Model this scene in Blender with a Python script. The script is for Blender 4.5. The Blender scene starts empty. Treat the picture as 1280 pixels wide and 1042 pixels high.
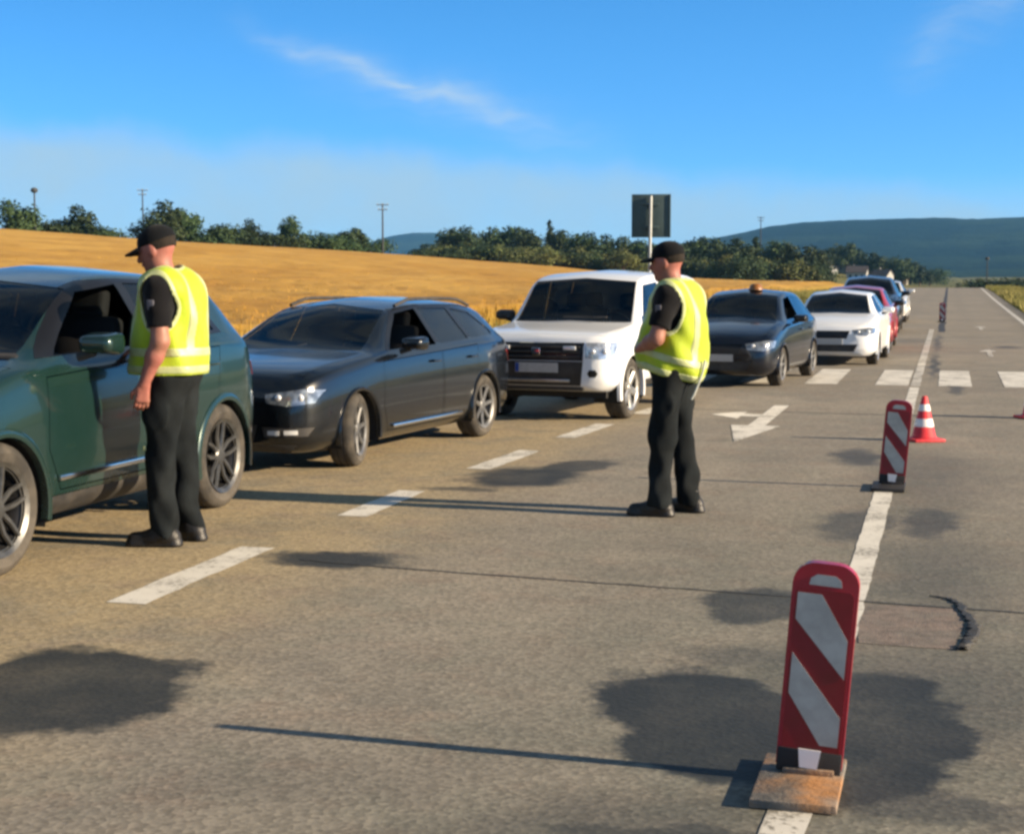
import bpy, bmesh, math, random
import numpy as np
from mathutils import Vector, Matrix
random.seed(7); np.random.seed(7)
scene = bpy.context.scene
COL = scene.collection
R = math.radians

# ------------------------------------------------------------------ camera
EYE = 1.62
HAZE_DENSITY = 0.00006
cam_d = bpy.data.cameras.new('camera')
cam_d.sensor_width = 36.0
cam_d.lens = 36.0 * 2000.0 / 1280.0
cam_d.clip_start = 0.1; cam_d.clip_end = 30000
cam = bpy.data.objects.new('camera', cam_d); COL.objects.link(cam)
cam.location = (0, 0, EYE)
cam.rotation_euler = (R(90) - math.atan(181.0/2000.0), 0, 0)
scene.camera = cam

# ------------------------------------------------------------------ node helpers
class NT:
    def __init__(s, tree): s.t = tree; s.n = tree.nodes; s.l = tree.links
    def add(s, kind, **kw):
        nd = s.n.new(kind)
        for k, v in kw.items(): setattr(nd, k, v)
        return nd
    def set(s, sock, v):
        if isinstance(v, bpy.types.NodeSocket): s.l.new(v, sock)
        else: sock.default_value = v
    def m(s, op, a, b=0.0, c=None, clamp=False):
        nd = s.add('ShaderNodeMath', operation=op); nd.use_clamp = clamp
        s.set(nd.inputs[0], a); s.set(nd.inputs[1], b)
        if c is not None: s.set(nd.inputs[2], c)
        return nd.outputs[0]
    def vm(s, op, a, b=(0,0,0)):
        nd = s.add('ShaderNodeVectorMath', operation=op)
        s.set(nd.inputs[0], a)
        if op == 'SCALE': s.set(nd.inputs[3], b)
        else: s.set(nd.inputs[1], b)
        return nd.outputs['Value'] if op in ('LENGTH','DOT_PRODUCT') else nd.outputs[0]
    def noise(s, vec, scale, detail=4, rough=.5, dim='3D', out='Fac', dist=0.0):
        nd = s.add('ShaderNodeTexNoise', noise_dimensions=dim)
        if vec is not None: s.set(nd.inputs['Vector'], vec)
        nd.inputs['Scale'].default_value = scale; nd.inputs['Detail'].default_value = detail
        nd.inputs['Roughness'].default_value = rough; nd.inputs['Distortion'].default_value = dist
        return nd.outputs[out]
    def ramp(s, fac, a, b, lo=0.0, hi=1.0, smooth=True):
        nd = s.add('ShaderNodeMapRange', interpolation_type='SMOOTHSTEP' if smooth else 'LINEAR')
        s.set(nd.inputs['Value'], fac)
        for k, v in (('From Min',a),('From Max',b),('To Min',lo),('To Max',hi)): s.set(nd.inputs[k], v)
        return nd.outputs['Result']
    def mix(s, fac, a, b, mode='MIX'):
        nd = s.add('ShaderNodeMix', data_type='RGBA', blend_type=mode)
        s.set(nd.inputs[0], fac)
        for i, v in ((6,a),(7,b)):
            s.set(nd.inputs[i], v if isinstance(v, bpy.types.NodeSocket) else (*v[:3], 1))
        return nd.outputs[2]
    def bump(s, h, strength=.3, dist=.01):
        nd = s.add('ShaderNodeBump'); s.set(nd.inputs['Height'], h)
        nd.inputs['Strength'].default_value = strength; nd.inputs['Distance'].default_value = dist
        return nd.outputs[0]

# ------------------------------------------------------------------ sun and sky
SUN_DIR = Vector((1.877, -0.58, 0)).normalized()
SUN_EL = R(18.6)
SUN_DIR = Vector((SUN_DIR.x*math.cos(SUN_EL), SUN_DIR.y*math.cos(SUN_EL), math.sin(SUN_EL)))
sd = bpy.data.lights.new('sun', 'SUN'); sd.energy = 5.0; sd.angle = R(0.6); sd.color = (1.0, 0.80, 0.55)
sun = bpy.data.objects.new('sun', sd); COL.objects.link(sun)
sun.rotation_euler = (-SUN_DIR).to_track_quat('-Z', 'Y').to_euler()

world = bpy.data.worlds.new('World'); scene.world = world; world.use_nodes = True
W = NT(world.node_tree); W.n.clear()
wout = W.add('ShaderNodeOutputWorld'); bg = W.add('ShaderNodeBackground'); W.l.new(bg.outputs[0], wout.inputs[0])
bg.inputs['Strength'].default_value = 0.15
tc = W.add('ShaderNodeTexCoord').outputs['Generated']
sky = W.add('ShaderNodeTexSky', sky_type='NISHITA'); sky.sun_disc = False
sky.sun_elevation = SUN_EL; sky.sun_rotation = math.atan2(SUN_DIR.x, SUN_DIR.y)
sky.air_density = 1.0; sky.dust_density = 0.6; sky.ozone_density = 2.0; sky.altitude = 300
sx = W.add('ShaderNodeSeparateXYZ'); W.l.new(tc, sx.inputs[0])
az = W.m('MULTIPLY', W.m('ARCTAN2', sx.outputs[0], sx.outputs[1]), 57.2958)
el = W.m('MULTIPLY', W.m('ARCSINE', sx.outputs[2]), 57.2958)
# a thin-air horizon: the blue deepens quickly with elevation
lift = W.m('MULTIPLY_ADD', sx.outputs[2], 3.2, 0.10)
cv = W.add('ShaderNodeCombineXYZ'); W.l.new(sx.outputs[0], cv.inputs[0]); W.l.new(sx.outputs[1], cv.inputs[1]); W.l.new(lift, cv.inputs[2])
W.l.new(W.vm('NORMALIZE', cv.outputs[0]), sky.inputs[0])
hs = W.add('ShaderNodeHueSaturation'); W.l.new(sky.outputs[0], hs.inputs['Color'])
hs.inputs['Saturation'].default_value = 1.32; hs.inputs['Value'].default_value = 1.02; hs.inputs['Hue'].default_value = 0.497
# cirrus, laid out by compass bearing and elevation
ae = W.add('ShaderNodeCombineXYZ'); W.l.new(az, ae.inputs[0]); W.l.new(el, ae.inputs[1])
warpn = W.noise(ae.outputs[0], 0.32, 3, .55, out='Color')
warp = W.vm('SCALE', W.vm('SUBTRACT', warpn, (.5,.5,.5)), 1.7)
aew = W.vm('ADD', ae.outputs[0], warp)
def streak(a0, e0, a1, e1, width, soft, amount):
    L = math.hypot(a1-a0, e1-e0); ca, sa = (a1-a0)/L, (e1-e0)/L
    d = W.vm('SUBTRACT', aew, (a0, e0, 0))
    al = W.m('DIVIDE', W.vm('DOT_PRODUCT', d, (ca, sa, 0)), L)
    ac = W.vm('DOT_PRODUCT', d, (-sa, ca, 0))
    env = W.m('MULTIPLY', W.ramp(al, 0.0, .35), W.ramp(al, 1.05, .75))
    body = W.m('POWER', 2.718, W.m('MULTIPLY', W.m('POWER', W.m('ABSOLUTE', W.m('DIVIDE', ac, width)), 1.6), -1))
    mp = W.add('ShaderNodeMapping'); W.l.new(aew, mp.inputs[0])
    mp.inputs['Rotation'].default_value = (0, 0, -math.atan2(sa, ca)); mp.inputs['Scale'].default_value = (.5, 3.0, 1)
    fib = W.ramp(W.noise(mp.outputs[0], 1.0, 5, .6), .25, .75, soft, 1)
    return W.m('MULTIPLY', W.m('MULTIPLY', W.m('MULTIPLY', env, body), fib), amount)
c1 = streak(-10.6, 8.75, 1.4, 5.1, .30, .5, .42)
c2 = streak(-9.0, 7.9, 4.2, 4.0, .75, .35, .20)
c3 = streak(12.6, 6.6, 18.0, 9.8, .7, .3, .22)
# a low veil of thin cloud whose upper edge sinks towards the right
aws = W.add('ShaderNodeSeparateXYZ'); W.l.new(aew, aws.inputs[0])
e2 = W.m('MULTIPLY_ADD', W.m('ADD', aws.outputs[0], 17.5), .075, aws.outputs[1])
low = W.m('MULTIPLY', W.ramp(e2, 5.75, 4.1), W.ramp(W.noise(aew, .22, 4, .55), .25, .75, .62, .95))
low = W.m('MAXIMUM', low, W.ramp(el, 3.6, 1.2, 0, .7))
gen = W.m('MULTIPLY', W.ramp(W.noise(W.vm('MULTIPLY', ae.outputs[0], (.035, .12, 1)), 1.0, 5, .6), .36, .62), .72)  # pale cirrus added above the view to neutralise the blue fill
gen = W.m('MULTIPLY', gen, W.ramp(el, 9.5, 18))
cl = W.m('MINIMUM', W.m('ADD', W.m('ADD', c1, c2), W.m('ADD', c3, gen)), .8)
skyc = W.mix(1.0, hs.outputs[0], (.84,.98,1.04), 'MULTIPLY')
skyc = W.vm('SCALE', skyc, W.ramp(el, 0.5, 8.5, .80, 1.0))
skyc = W.mix(low, skyc, (1.22, 1.80, 2.25))
skyc = W.mix(cl, skyc, (1.9, 2.2, 2.3))
dk = W.ramp(el, 8, 55, 1.0, .36)          # sky above the view darkened to cut its fill in the shadows
skyc = W.vm('SCALE', skyc, dk)
W.l.new(skyc, bg.inputs['Color'])

vs = scene.view_settings
scene.display_settings.display_device = 'sRGB'
vs.view_transform = 'Standard'; vs.look = 'None'; vs.gamma = 1.0; vs.use_curve_mapping = False; vs.exposure = 1.21
cy = scene.cycles
cy.use_denoising = True
try: cy.denoiser = 'OPENIMAGEDENOISE'
except Exception: pass
cy.max_bounces = 8; cy.diffuse_bounces = 3; cy.glossy_bounces = 4; cy.transmission_bounces = 4; cy.transparent_max_bounces = 16; cy.volume_bounces = 1
cy.caustics_reflective = False; cy.caustics_refractive = False
cy.sample_clamp_indirect = 6.0
cy.pixel_filter_type = 'BLACKMAN_HARRIS'; cy.filter_width = 3.0     # the phone lens is soft

# ------------------------------------------------------------------ mesh helpers
def tag(o, label=None, cat=None, group=None, kind=None):
    if label: o['label'] = label
    if cat: o['category'] = cat
    if group: o['group'] = group
    if kind: o['kind'] = kind
    return o
def link_mesh(name, me, material=None, parent=None, loc=None, rot=None):
    o = bpy.data.objects.new(name, me)
    if material is not None and not me.materials:
        for m in (material if isinstance(material, (list, tuple)) else [material]): me.materials.append(m)
    COL.objects.link(o)
    if parent is not None: o.parent = parent
    if loc is not None: o.location = loc
    if rot is not None: o.rotation_euler = rot
    return o
def finish(bm, name, smooth=None):
    me = bpy.data.meshes.new(name)
    bmesh.ops.recalc_face_normals(bm, faces=bm.faces)
    bm.to_mesh(me); bm.free()
    if smooth is not None:
        me.polygons.foreach_set('use_smooth', [True]*len(me.polygons))
        me.set_sharp_from_angle(angle=R(smooth))
    return me
def pyobj(name, verts, faces, material, parent=None, smooth=None, loc=None, rot=None):
    me = bpy.data.meshes.new(name); me.from_pydata(verts, [], faces); me.update()
    if smooth is not None:
        me.polygons.foreach_set('use_smooth', [True]*len(me.polygons)); me.set_sharp_from_angle(angle=R(smooth))
    return link_mesh(name, me, material, parent, loc, rot)
def bmobj(name, bm, material, parent=None, smooth=None, loc=None, rot=None):
    return link_mesh(name, finish(bm, name, smooth), material, parent, loc, rot)
def empty(name, loc=(0,0,0), rz=0.0, scale=1.0):
    o = bpy.data.objects.new(name, None); COL.objects.link(o)
    o.location = loc; o.rotation_euler = (0,0,rz); o.scale = (scale,)*3; o.empty_display_size = .2
    return o
def box(bm, c, s, mat=None, bevel=0.0, seg=2):
    M = Matrix.Translation(c) @ (mat if mat is not None else Matrix.Identity(4)) @ Matrix.Diagonal((*s, 1))
    r = bmesh.ops.create_cube(bm, size=1.0, matrix=M)
    if bevel:
        es = list({e for v in r['verts'] for e in v.link_edges})
        bmesh.ops.bevel(bm, geom=es, offset=bevel, segments=seg, affect='EDGES', profile=.6)
    return r
def tube(bm, a, b, ra, rb=None, seg=12, caps=True):
    a = Vector(a); b = Vector(b); rb = ra if rb is None else rb
    d = b - a; M = Matrix.Translation((a+b)/2) @ d.to_track_quat('Z','Y').to_matrix().to_4x4()
    return bmesh.ops.create_cone(bm, cap_ends=caps, segments=seg, radius1=ra, radius2=rb, depth=d.length, matrix=M)
def ball(bm, c, r, seg=16, mat=None):
    M = Matrix.Translation(c) @ (mat if mat is not None else Matrix.Identity(4)) @ Matrix.Diagonal((*r, 1))
    return bmesh.ops.create_uvsphere(bm, u_segments=seg, v_segments=seg//2, radius=1.0, matrix=M)
def lathe(bm, prof, seg=32, axis='Y', c=(0,0,0), closed=False):
    """prof: (radius, along) pairs turned about the axis through c"""
    rings = []
    for r, y in prof:
        ring = []
        for i in range(seg):
            a = 2*math.pi*i/seg
            p = (r*math.cos(a), y, r*math.sin(a)) if axis == 'Y' else (r*math.cos(a), r*math.sin(a), y)
            ring.append(bm.verts.new((p[0]+c[0], p[1]+c[1], p[2]+c[2])))
        rings.append(ring)
    for k in range(len(rings)-1 if not closed else len(rings)):
        A, B = rings[k], rings[(k+1) % len(rings)]
        for i in range(seg): bm.faces.new((A[i], A[(i+1)%seg], B[(i+1)%seg], B[i]))
    return rings
def prism(bm, pts, z0, z1, M=None):
    """polygon in the local xz plane, pushed from y=z0 to y=z1"""
    M = M or Matrix.Identity(4)
    a = [bm.verts.new(M @ Vector((x, z0, z))) for x, z in pts]; b = [bm.verts.new(M @ Vector((x, z1, z))) for x, z in pts]
    bm.faces.new(a); bm.faces.new(b[::-1]); n = len(pts)
    for i in range(n): bm.faces.new((a[i], b[i], b[(i+1)%n], a[(i+1)%n]))
def copy_tree(o, parent=None):
    c = o.copy(); COL.objects.link(c); c.parent = parent
    for ch in list(o.children): copy_tree(ch, c)
    return c

# ------------------------------------------------------------------ plain materials
def pmat(name, col, rough=.5, metal=0.0, var=0.0, scale=6.0, bump=0.0, bscale=60.0, coat=0.0, spec=.5, coords='Object', trans=0.0, sheen=0.0, col2=None, c2amt=.5):
    m = bpy.data.materials.new(name); m.use_nodes = True
    N = NT(m.node_tree); b = N.n['Principled BSDF']
    b.inputs['Roughness'].default_value = rough; b.inputs['Metallic'].default_value = metal
    b.inputs['Coat Weight'].default_value = coat; b.inputs['Coat Roughness'].default_value = .04
    b.inputs['Specular IOR Level'].default_value = spec
    if sheen: b.inputs['Sheen Weight'].default_value = sheen
    if trans: b.inputs['Transmission Weight'].default_value = trans
    tcn = N.add('ShaderNodeTexCoord').outputs[coords]
    if var or col2:
        n = N.noise(tcn, scale, 5, .6)
        f = N.ramp(n, .3, .7, 1-var, 1+var)
        base = N.mix(N.ramp(N.noise(tcn, scale*.37, 4, .6), .5-.3*c2amt, .85-.4*c2amt), col, col2) if col2 else col
        c = N.mix(1.0, base, (1,1,1), 'MULTIPLY'); 
        nd = c.node; N.l.new(f, nd.inputs[7])
        N.l.new(c, b.inputs['Base Color'])
        N.l.new(N.ramp(n, .2, .8, max(0, rough-.08), min(1, rough+.08)), b.inputs['Roughness'])
    else: b.inputs['Base Color'].default_value = (*col, 1)
    if bump: N.l.new(N.bump(N.noise(tcn, bscale, 4, .6), bump, .01), b.inputs['Normal'])
    return m
# ------------------------------------------------------------------ road frame
# t runs along the road away from the camera, d is the distance to the left of the solid centre line
U = Vector((.2624, .9650)); LEFT = Vector((-.9650, .2624)); L0 = Vector((-.411, .112))
ROADYAW = math.atan2(U.x, U.y)
def rp(t, d, z=0.0): 
    p = L0 + U*t + LEFT*d
    return Vector((p.x, p.y, z))
def td(x, y):
    q = Vector((x, y)) - L0
    return q.dot(U), q.dot(LEFT)
def sstep(a): a = max(0.0, min(1.0, a)); return a*a*(3-2*a)
def road_z(t):
    if t < 165: return 0.0
    return -4.0*sstep((t-165)/190.0)
def ground_z(t, d):
    z = road_z(t)
    if d > 8.0:
        e = d - 10.2
        rise = (7.6 - .0125*t) if t < 620 else -.15
        if t < 0: rise = 7.6
        k = sstep(e/98.0) if e > 0 else 0.0
        up = (rise - z)*k
        up -= min(5.0, max(0.0, e-98.0)**1.5*.0022)
        up += .15*math.sin(t*.021+1.3)*min(1, max(0, e)/40) + .1*math.sin(t*.05+d*.03)*min(1, max(0, e)/40)
        z += up
        z += 6.0*math.exp(-((t-690)/90.0)**2)*sstep((d-8)/40.0)
    elif d < -6:
        z += -.5*sstep((-d-6)/4.0) + .55*sstep((-d-10)/20.0)
    return z
def gz(x, y): return ground_z(*td(x, y))
LEDGE = [(-40,7.2),(4,7.2),(14,7.0),(20,6.2),(27,5.0),(34,4.4),(60,4.2),(900,4.2)]    # left road edge
def ledge(t):
    for (a, b), (c, e) in zip(LEDGE, LEDGE[1:]):
        if t <= c: return b + (e-b)*(t-a)/(c-a)
    return 4.2
def redge(t):
    return -4.05 if t < 28 else -4.05 + .78*sstep((t-28)/14.0) if t < 50 else -3.27 - .7*sstep((t-50)/110.0)

def graded(vals): return sorted(set(vals))
tv = graded([-300,-150,-80,-40]+list(range(-20,200,4))+list(range(200,480,10))+list(range(480,900,20))+[900,1000,1200,1500,1900,2400,3000,4000,5500,7500])
dv = graded([-5000,-3000,-1800,-1000,-500,-250,-140,-90,-60,-45,-35,-30,-26,-22,-18,-14,-12,-10,-9,-8,-7,-6,-5,-4.4,-2,0,2,4,6,8,9,10,11,12,14,17,20]+list(range(24,150,5))+[150,165,180,200,230,260,300,380,500,700,1000,1600,2400,3500,5000])
gv = [rp(t, d, ground_z(t, d) - (.05 if -4.4 <= d <= 7.5 else .02)) for t in tv for d in dv]
nd_ = len(dv)
gf = [(i*nd_+j, i*nd_+j+1, (i+1)*nd_+j+1, (i+1)*nd_+j) for i in range(len(tv)-1) for j in range(nd_-1)]

def ground_material():
    m = bpy.data.materials.new('dry_verge_ground'); m.use_nodes = True; N = NT(m.node_tree); b = N.n['Principled BSDF']
    p = N.add('ShaderNodeNewGeometry').outputs['Position']
    a = N.ramp(N.noise(p, .35, 6, .65), .35, .65); c = N.ramp(N.noise(p, 3.0, 6, .7), .3, .7)
    far = N.ramp(N.noise(p, .012, 3, .5), .4, .6)
    g = N.mix(a, (.075,.085,.022), (.20,.17,.065)); g = N.mix(N.m('MULTIPLY', c, .5), g, (.12,.12,.035))
    g = N.mix(N.m('MULTIPLY', far, .35), g, (.05,.075,.025))
    N.l.new(g, b.inputs['Base Color']); b.inputs['Roughness'].default_value = .95
    b.inputs['Specular IOR Level'].default_value = .15
    N.l.new(N.bump(N.noise(p, 6, 6, .7), .8, .08), b.inputs['Normal'])
    return m
tag(pyobj('ground', gv, gf, ground_material(), smooth=60), kind='structure')

# ------------------------------------------------------------------ asphalt
DARK_PATCHES = [ # x, y, half length, half width, turn (deg), strength, softness
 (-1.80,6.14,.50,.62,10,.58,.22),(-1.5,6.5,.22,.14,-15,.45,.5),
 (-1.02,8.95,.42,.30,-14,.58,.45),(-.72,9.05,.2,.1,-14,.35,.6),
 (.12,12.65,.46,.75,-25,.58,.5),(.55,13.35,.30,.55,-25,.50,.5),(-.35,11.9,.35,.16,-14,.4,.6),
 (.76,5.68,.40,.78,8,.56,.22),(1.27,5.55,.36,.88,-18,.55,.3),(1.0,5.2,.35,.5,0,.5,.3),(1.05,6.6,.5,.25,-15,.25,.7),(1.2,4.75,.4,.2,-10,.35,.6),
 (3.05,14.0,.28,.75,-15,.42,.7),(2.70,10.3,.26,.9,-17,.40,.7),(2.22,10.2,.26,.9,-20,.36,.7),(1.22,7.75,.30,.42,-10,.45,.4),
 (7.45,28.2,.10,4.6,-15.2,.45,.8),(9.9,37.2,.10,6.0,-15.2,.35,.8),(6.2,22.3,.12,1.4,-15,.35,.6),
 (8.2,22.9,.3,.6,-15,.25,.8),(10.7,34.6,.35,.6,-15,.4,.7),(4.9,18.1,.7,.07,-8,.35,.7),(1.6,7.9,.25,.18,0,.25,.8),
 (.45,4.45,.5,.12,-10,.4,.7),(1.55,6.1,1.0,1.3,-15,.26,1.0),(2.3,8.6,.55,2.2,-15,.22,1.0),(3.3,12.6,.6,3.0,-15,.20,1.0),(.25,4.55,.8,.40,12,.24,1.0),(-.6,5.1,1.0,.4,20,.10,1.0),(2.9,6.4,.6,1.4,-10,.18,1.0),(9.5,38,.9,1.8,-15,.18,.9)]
def asphalt_material():
    m = bpy.data.materials.new('worn_asphalt'); m.use_nodes = True; N = NT(m.node_tree); b = N.n['Principled BSDF']
    p = N.add('ShaderNodeNewGeometry').outputs['Position']
    big = N.noise(p, .22, 5, .6); mid = N.noise(p, 1.3, 6, .65); fine = N.noise(p, 22, 4, .7)
    # dusty, tan traffic lane on the left; greyer towards the middle
    dl = N.vm('DOT_PRODUCT', N.vm('SUBTRACT', p, (L0.x, L0.y, 0)), (LEFT.x, LEFT.y, 0))
    tl = N.vm('DOT_PRODUCT', N.vm('SUBTRACT', p, (L0.x, L0.y, 0)), (U.x, U.y, 0))
    tan = N.m('MULTIPLY', N.ramp(N.m('ADD', dl, N.m('MULTIPLY', mid, 1.2)), 2.6, 4.2), N.ramp(tl, 40, 12))
    base = N.mix(N.ramp(big, .35, .65), (.182,.165,.138), (.248,.219,.174))
    base = N.mix(N.ramp(mid, .35, .7, 0, .55), base, (.278,.246,.196))
    base = N.mix(N.m('MULTIPLY', tan, .75), base, (.355,.275,.150))
    base = N.mix(N.ramp(N.noise(N.vm('ADD', p, (31,7,3)), 1.9, 5, .7), .48, .66, 0, .45), base, (.180,.175,.140))
    base = N.mix(N.ramp(N.noise(N.vm('ADD', p, (3,47,9)), 2.7, 5, .7), .50, .68, 0, .40), base, (.225,.170,.130))
    base = N.mix(N.ramp(N.noise(N.vm('ADD', p, (13,27,1)), .8, 5, .7), .50, .70, 0, .40), base, (.125,.120,.105))
    gg = N.m('MULTIPLY', N.ramp(N.m('ABSOLUTE', N.m('ADD', dl, .3)), 2.3, .5), N.m('MULTIPLY', N.ramp(tl, 13, 6), N.ramp(N.noise(p, 1.1, 5, .7), .35, .62, .25, 1)))
    base = N.mix(N.m('MULTIPLY', gg, .75), base, (.135,.140,.118))      # greyer, greenish old surfacing along the centre line
    # aggregate
    vor = N.add('ShaderNodeTexVoronoi', feature='F1'); N.l.new(p, vor.inputs['Vector']); vor.inputs['Scale'].default_value = 46
    sc_ = N.add('ShaderNodeSeparateColor'); N.l.new(vor.outputs['Color'], sc_.inputs[0])
    agg = N.ramp(sc_.outputs[0], .1, .9, .80, 1.20, False)
    cmb = N.add('ShaderNodeCombineColor'); [N.l.new(agg, cmb.inputs[i]) for i in range(3)]
    base = N.mix(1.0, base, cmb.outputs[0], 'MULTIPLY')
    chip = N.ramp(N.noise(p, 13, 5, .8), .58, .70, 0, .60); base = N.mix(chip, base, (.05,.047,.042))
    light = N.ramp(N.noise(p, 17, 4, .75), .58, .72, 0, .42); base = N.mix(light, base, (.42,.38,.31))
    # pits seen as short dark ticks near the camera
    pit = N.ramp(N.noise(p, 12, 4, .8), .64, .72, 0, .45); base = N.mix(pit, base, (.07,.063,.055))
    # wheel tracks polished a little darker along both lanes
    trk = None
    for c0 in (-2.6, -1.0, 1.0, 2.6):
        k = N.ramp(N.m('ABSOLUTE', N.m('SUBTRACT', dl, c0)), .45, .05, 0, .16); trk = k if trk is None else N.m('MAXIMUM', trk, k)
    base = N.mix(N.m('MULTIPLY', trk, N.ramp(big, .3, .7)), base, (.10,.095,.085))
    # blue-black patches, each with its own place on the road
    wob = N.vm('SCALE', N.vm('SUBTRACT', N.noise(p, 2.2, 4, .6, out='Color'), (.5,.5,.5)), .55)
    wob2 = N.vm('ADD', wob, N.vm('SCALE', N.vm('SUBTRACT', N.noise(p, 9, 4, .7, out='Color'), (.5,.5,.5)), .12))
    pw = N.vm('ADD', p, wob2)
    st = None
    for x, y, hl, hw, a, amt, soft in DARK_PATCHES:
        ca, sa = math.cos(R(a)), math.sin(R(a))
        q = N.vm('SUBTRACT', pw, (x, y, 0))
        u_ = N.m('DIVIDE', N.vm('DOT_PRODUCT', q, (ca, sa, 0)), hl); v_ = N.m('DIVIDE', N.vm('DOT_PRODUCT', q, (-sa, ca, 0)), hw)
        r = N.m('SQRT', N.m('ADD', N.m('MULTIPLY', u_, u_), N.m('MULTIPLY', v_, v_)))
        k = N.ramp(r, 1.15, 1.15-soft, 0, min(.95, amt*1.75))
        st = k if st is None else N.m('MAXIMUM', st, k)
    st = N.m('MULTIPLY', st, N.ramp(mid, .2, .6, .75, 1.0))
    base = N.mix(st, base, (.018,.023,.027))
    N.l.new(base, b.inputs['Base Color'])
    N.l.new(N.ramp(st, 0, .6, .92, .70), b.inputs['Roughness']); b.inputs['Specular IOR Level'].default_value = .25
    h = N.m('ADD', N.m('MULTIPLY', fine, .6), N.m('MULTIPLY', vor.outputs['Distance'], .8))
    N.l.new(N.bump(h, .28, .006), b.inputs['Normal'])
    return m
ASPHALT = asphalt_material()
ts = graded(list(range(-20, 40, 1)) + list(range(40, 400, 5)))
rv, rf = [], []
K = 13
for t in ts:
    le = ledge(t) + .05*math.sin(t*1.7) + .03*math.sin(t*4.1)
    for j in range(K):
        d = redge(t) + (le - redge(t))*j/(K-1)
        rv.append(rp(t, d, road_z(t)))
for i in range(len(ts)-1):
    for j in range(K-1): rf.append((i*K+j, i*K+j+1, (i+1)*K+j+1, (i+1)*K+j))
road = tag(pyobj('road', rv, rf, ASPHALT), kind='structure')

def paint_material(name, col, wear):
    m = bpy.data.materials.new(name); m.use_nodes = True; N = NT(m.node_tree); b = N.n['Principled BSDF']
    p = N.add('ShaderNodeNewGeometry').outputs['Position']
    n1 = N.noise(p, 30, 4, .75); n2 = N.noise(p, 3, 4, .6)
    w = N.ramp(N.m('ADD', N.m('MULTIPLY', n1, .6), N.m('MULTIPLY', n2, .5)), .66-wear, .72-wear*.5)
    c = N.mix(N.ramp(n2, .3, .7), col, tuple(x*.82 for x in col)); c = N.mix(w, c, (.20,.185,.155))
    N.l.new(c, b.inputs['Base Color']); b.inputs['Roughness'].default_value = .8
    N.l.new(N.bump(n1, .3, .003), b.inputs['Normal'])
    return m
PAINT = paint_material('road_paint_white', (.66,.63,.56), .10)
PAINT_OLD = paint_material('road_paint_worn', (.56,.53,.47), .16)
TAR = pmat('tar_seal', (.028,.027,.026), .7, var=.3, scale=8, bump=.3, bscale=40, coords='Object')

def strip(name, pts, half, material, z=.0028, jitter=0.0, step=.12, parent=road, seed=1, taper=False):
    """a flat marking following a list of (x, y) points"""
    rng = random.Random(seed)
    P = [Vector(p) for p in pts]; dense = []
    for a, b in zip(P, P[1:]):
        n = max(1, int((b-a).length/step)); dense += [a+(b-a)*i/n for i in range(n)]
    dense.append(P[-1]); V, Fc = [], []
    for i, q in enumerate(dense):
        d = (dense[min(i+1, len(dense)-1)] - dense[max(i-1, 0)]).normalized(); nrm = Vector((-d.y, d.x))
        k = 1.0
        if taper: f = i/(len(dense)-1); k = .35+.65*math.sin(math.pi*min(max(f,.02),.98))**.5
        c = q + nrm*rng.uniform(-jitter, jitter)*1.5
        for s in (-1, 1):
            w = c + nrm*s*(half*k + rng.uniform(-jitter, jitter)); t_, d_ = td(w.x, w.y)
            V.append((w.x, w.y, road_z(t_) + z))
    for i in range(len(dense)-1): Fc.append((2*i, 2*i+1, 2*i+3, 2*i+2))
    return pyobj(name, V, Fc, material, parent)
def r2(t, d): p = L0 + U*t + LEFT*d; return (p.x, p.y)
strip('centre_line', [r2(-6, 0), r2(23.2, 0)], .066, PAINT, jitter=.003)
strip('centre_line', [r2(23.5, 0), r2(47, 0)], .066, PAINT_OLD, jitter=.003, step=.4)
for i, (a, b) in enumerate([((-2.95,4.1),(-2.42,5.95)),((-1.902,7.745),(-1.504,9.349)),((-1.067,10.563),(-.745,11.80)),((-.284,13.132),(.17,14.50)),((.519,15.634),(1.002,17.046)),((1.45,18.25),(1.95,19.6))]):
    strip('lane_dash', [a, b], .104, PAINT, jitter=.004, seed=i)
strip('edge_line', [r2(5, -3.75), r2(28, -3.7), r2(40, -2.95), r2(50, -2.75), r2(100, -3.05), r2(165, -3.6), r2(390, -3.6)], .075, PAINT, jitter=.003, step=2)
strip('edge_line', [r2(34, 4.0), r2(390, 3.9)], .06, PAINT_OLD, jitter=.003, step=2)
# zebra crossing
for i, d in enumerate((-3.35, -2.40, -1.46, -.55, .33, 1.34, 2.30, 3.28)):
    strip('zebra_stripe', [r2(23.55, d), r2(27.2, d)], .232, PAINT, jitter=.004, seed=20+i, z=.0042)
# combined arrow for the oncoming lane
def flat_poly(name, pts, material, z=.004, holes=None):
    V = [(x, y, z + road_z(td(x, y)[0])) for x, y in pts]
    bm = bmesh.new(); f = bm.faces.new([bm.verts.new(v) for v in V]); bmesh.ops.triangulate(bm, faces=[f])
    me = bpy.data.meshes.new(name); bm.to_mesh(me); bm.free()
    if me.polygons and me.polygons[0].normal.z < 0: me.flip_normals()
    return link_mesh(name, me, material, road)
AT, AD = 17.0, 1.50
def ap(pts, t0=AT, d0=AD): return [r2(t0+a, d0+b) for a, b in pts]
flat_poly('lane_arrow', ap([(-1.75,.02),(-.05,.27),(-.05,.09),(.95,.09),(1.02,.30),(.70,.30),(1.18,.66),(1.66,.30),(1.34,.30),(1.30,.09),(2.6,.09),(2.6,-.09),(-.05,-.09),(-.05,-.25)]), PAINT)
for t0, d0, s in ((33.6,-1.25,.62),(48.5,-1.35,.62)):
    flat_poly('lane_arrow', [r2(t0+a*s, d0+b*s) for a, b in [(-2.5,-.08),(-2.5,.08),(.6,.08),(.6,.34),(2.5,0),(.6,-.34),(.6,-.08)]], PAINT_OLD)
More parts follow.
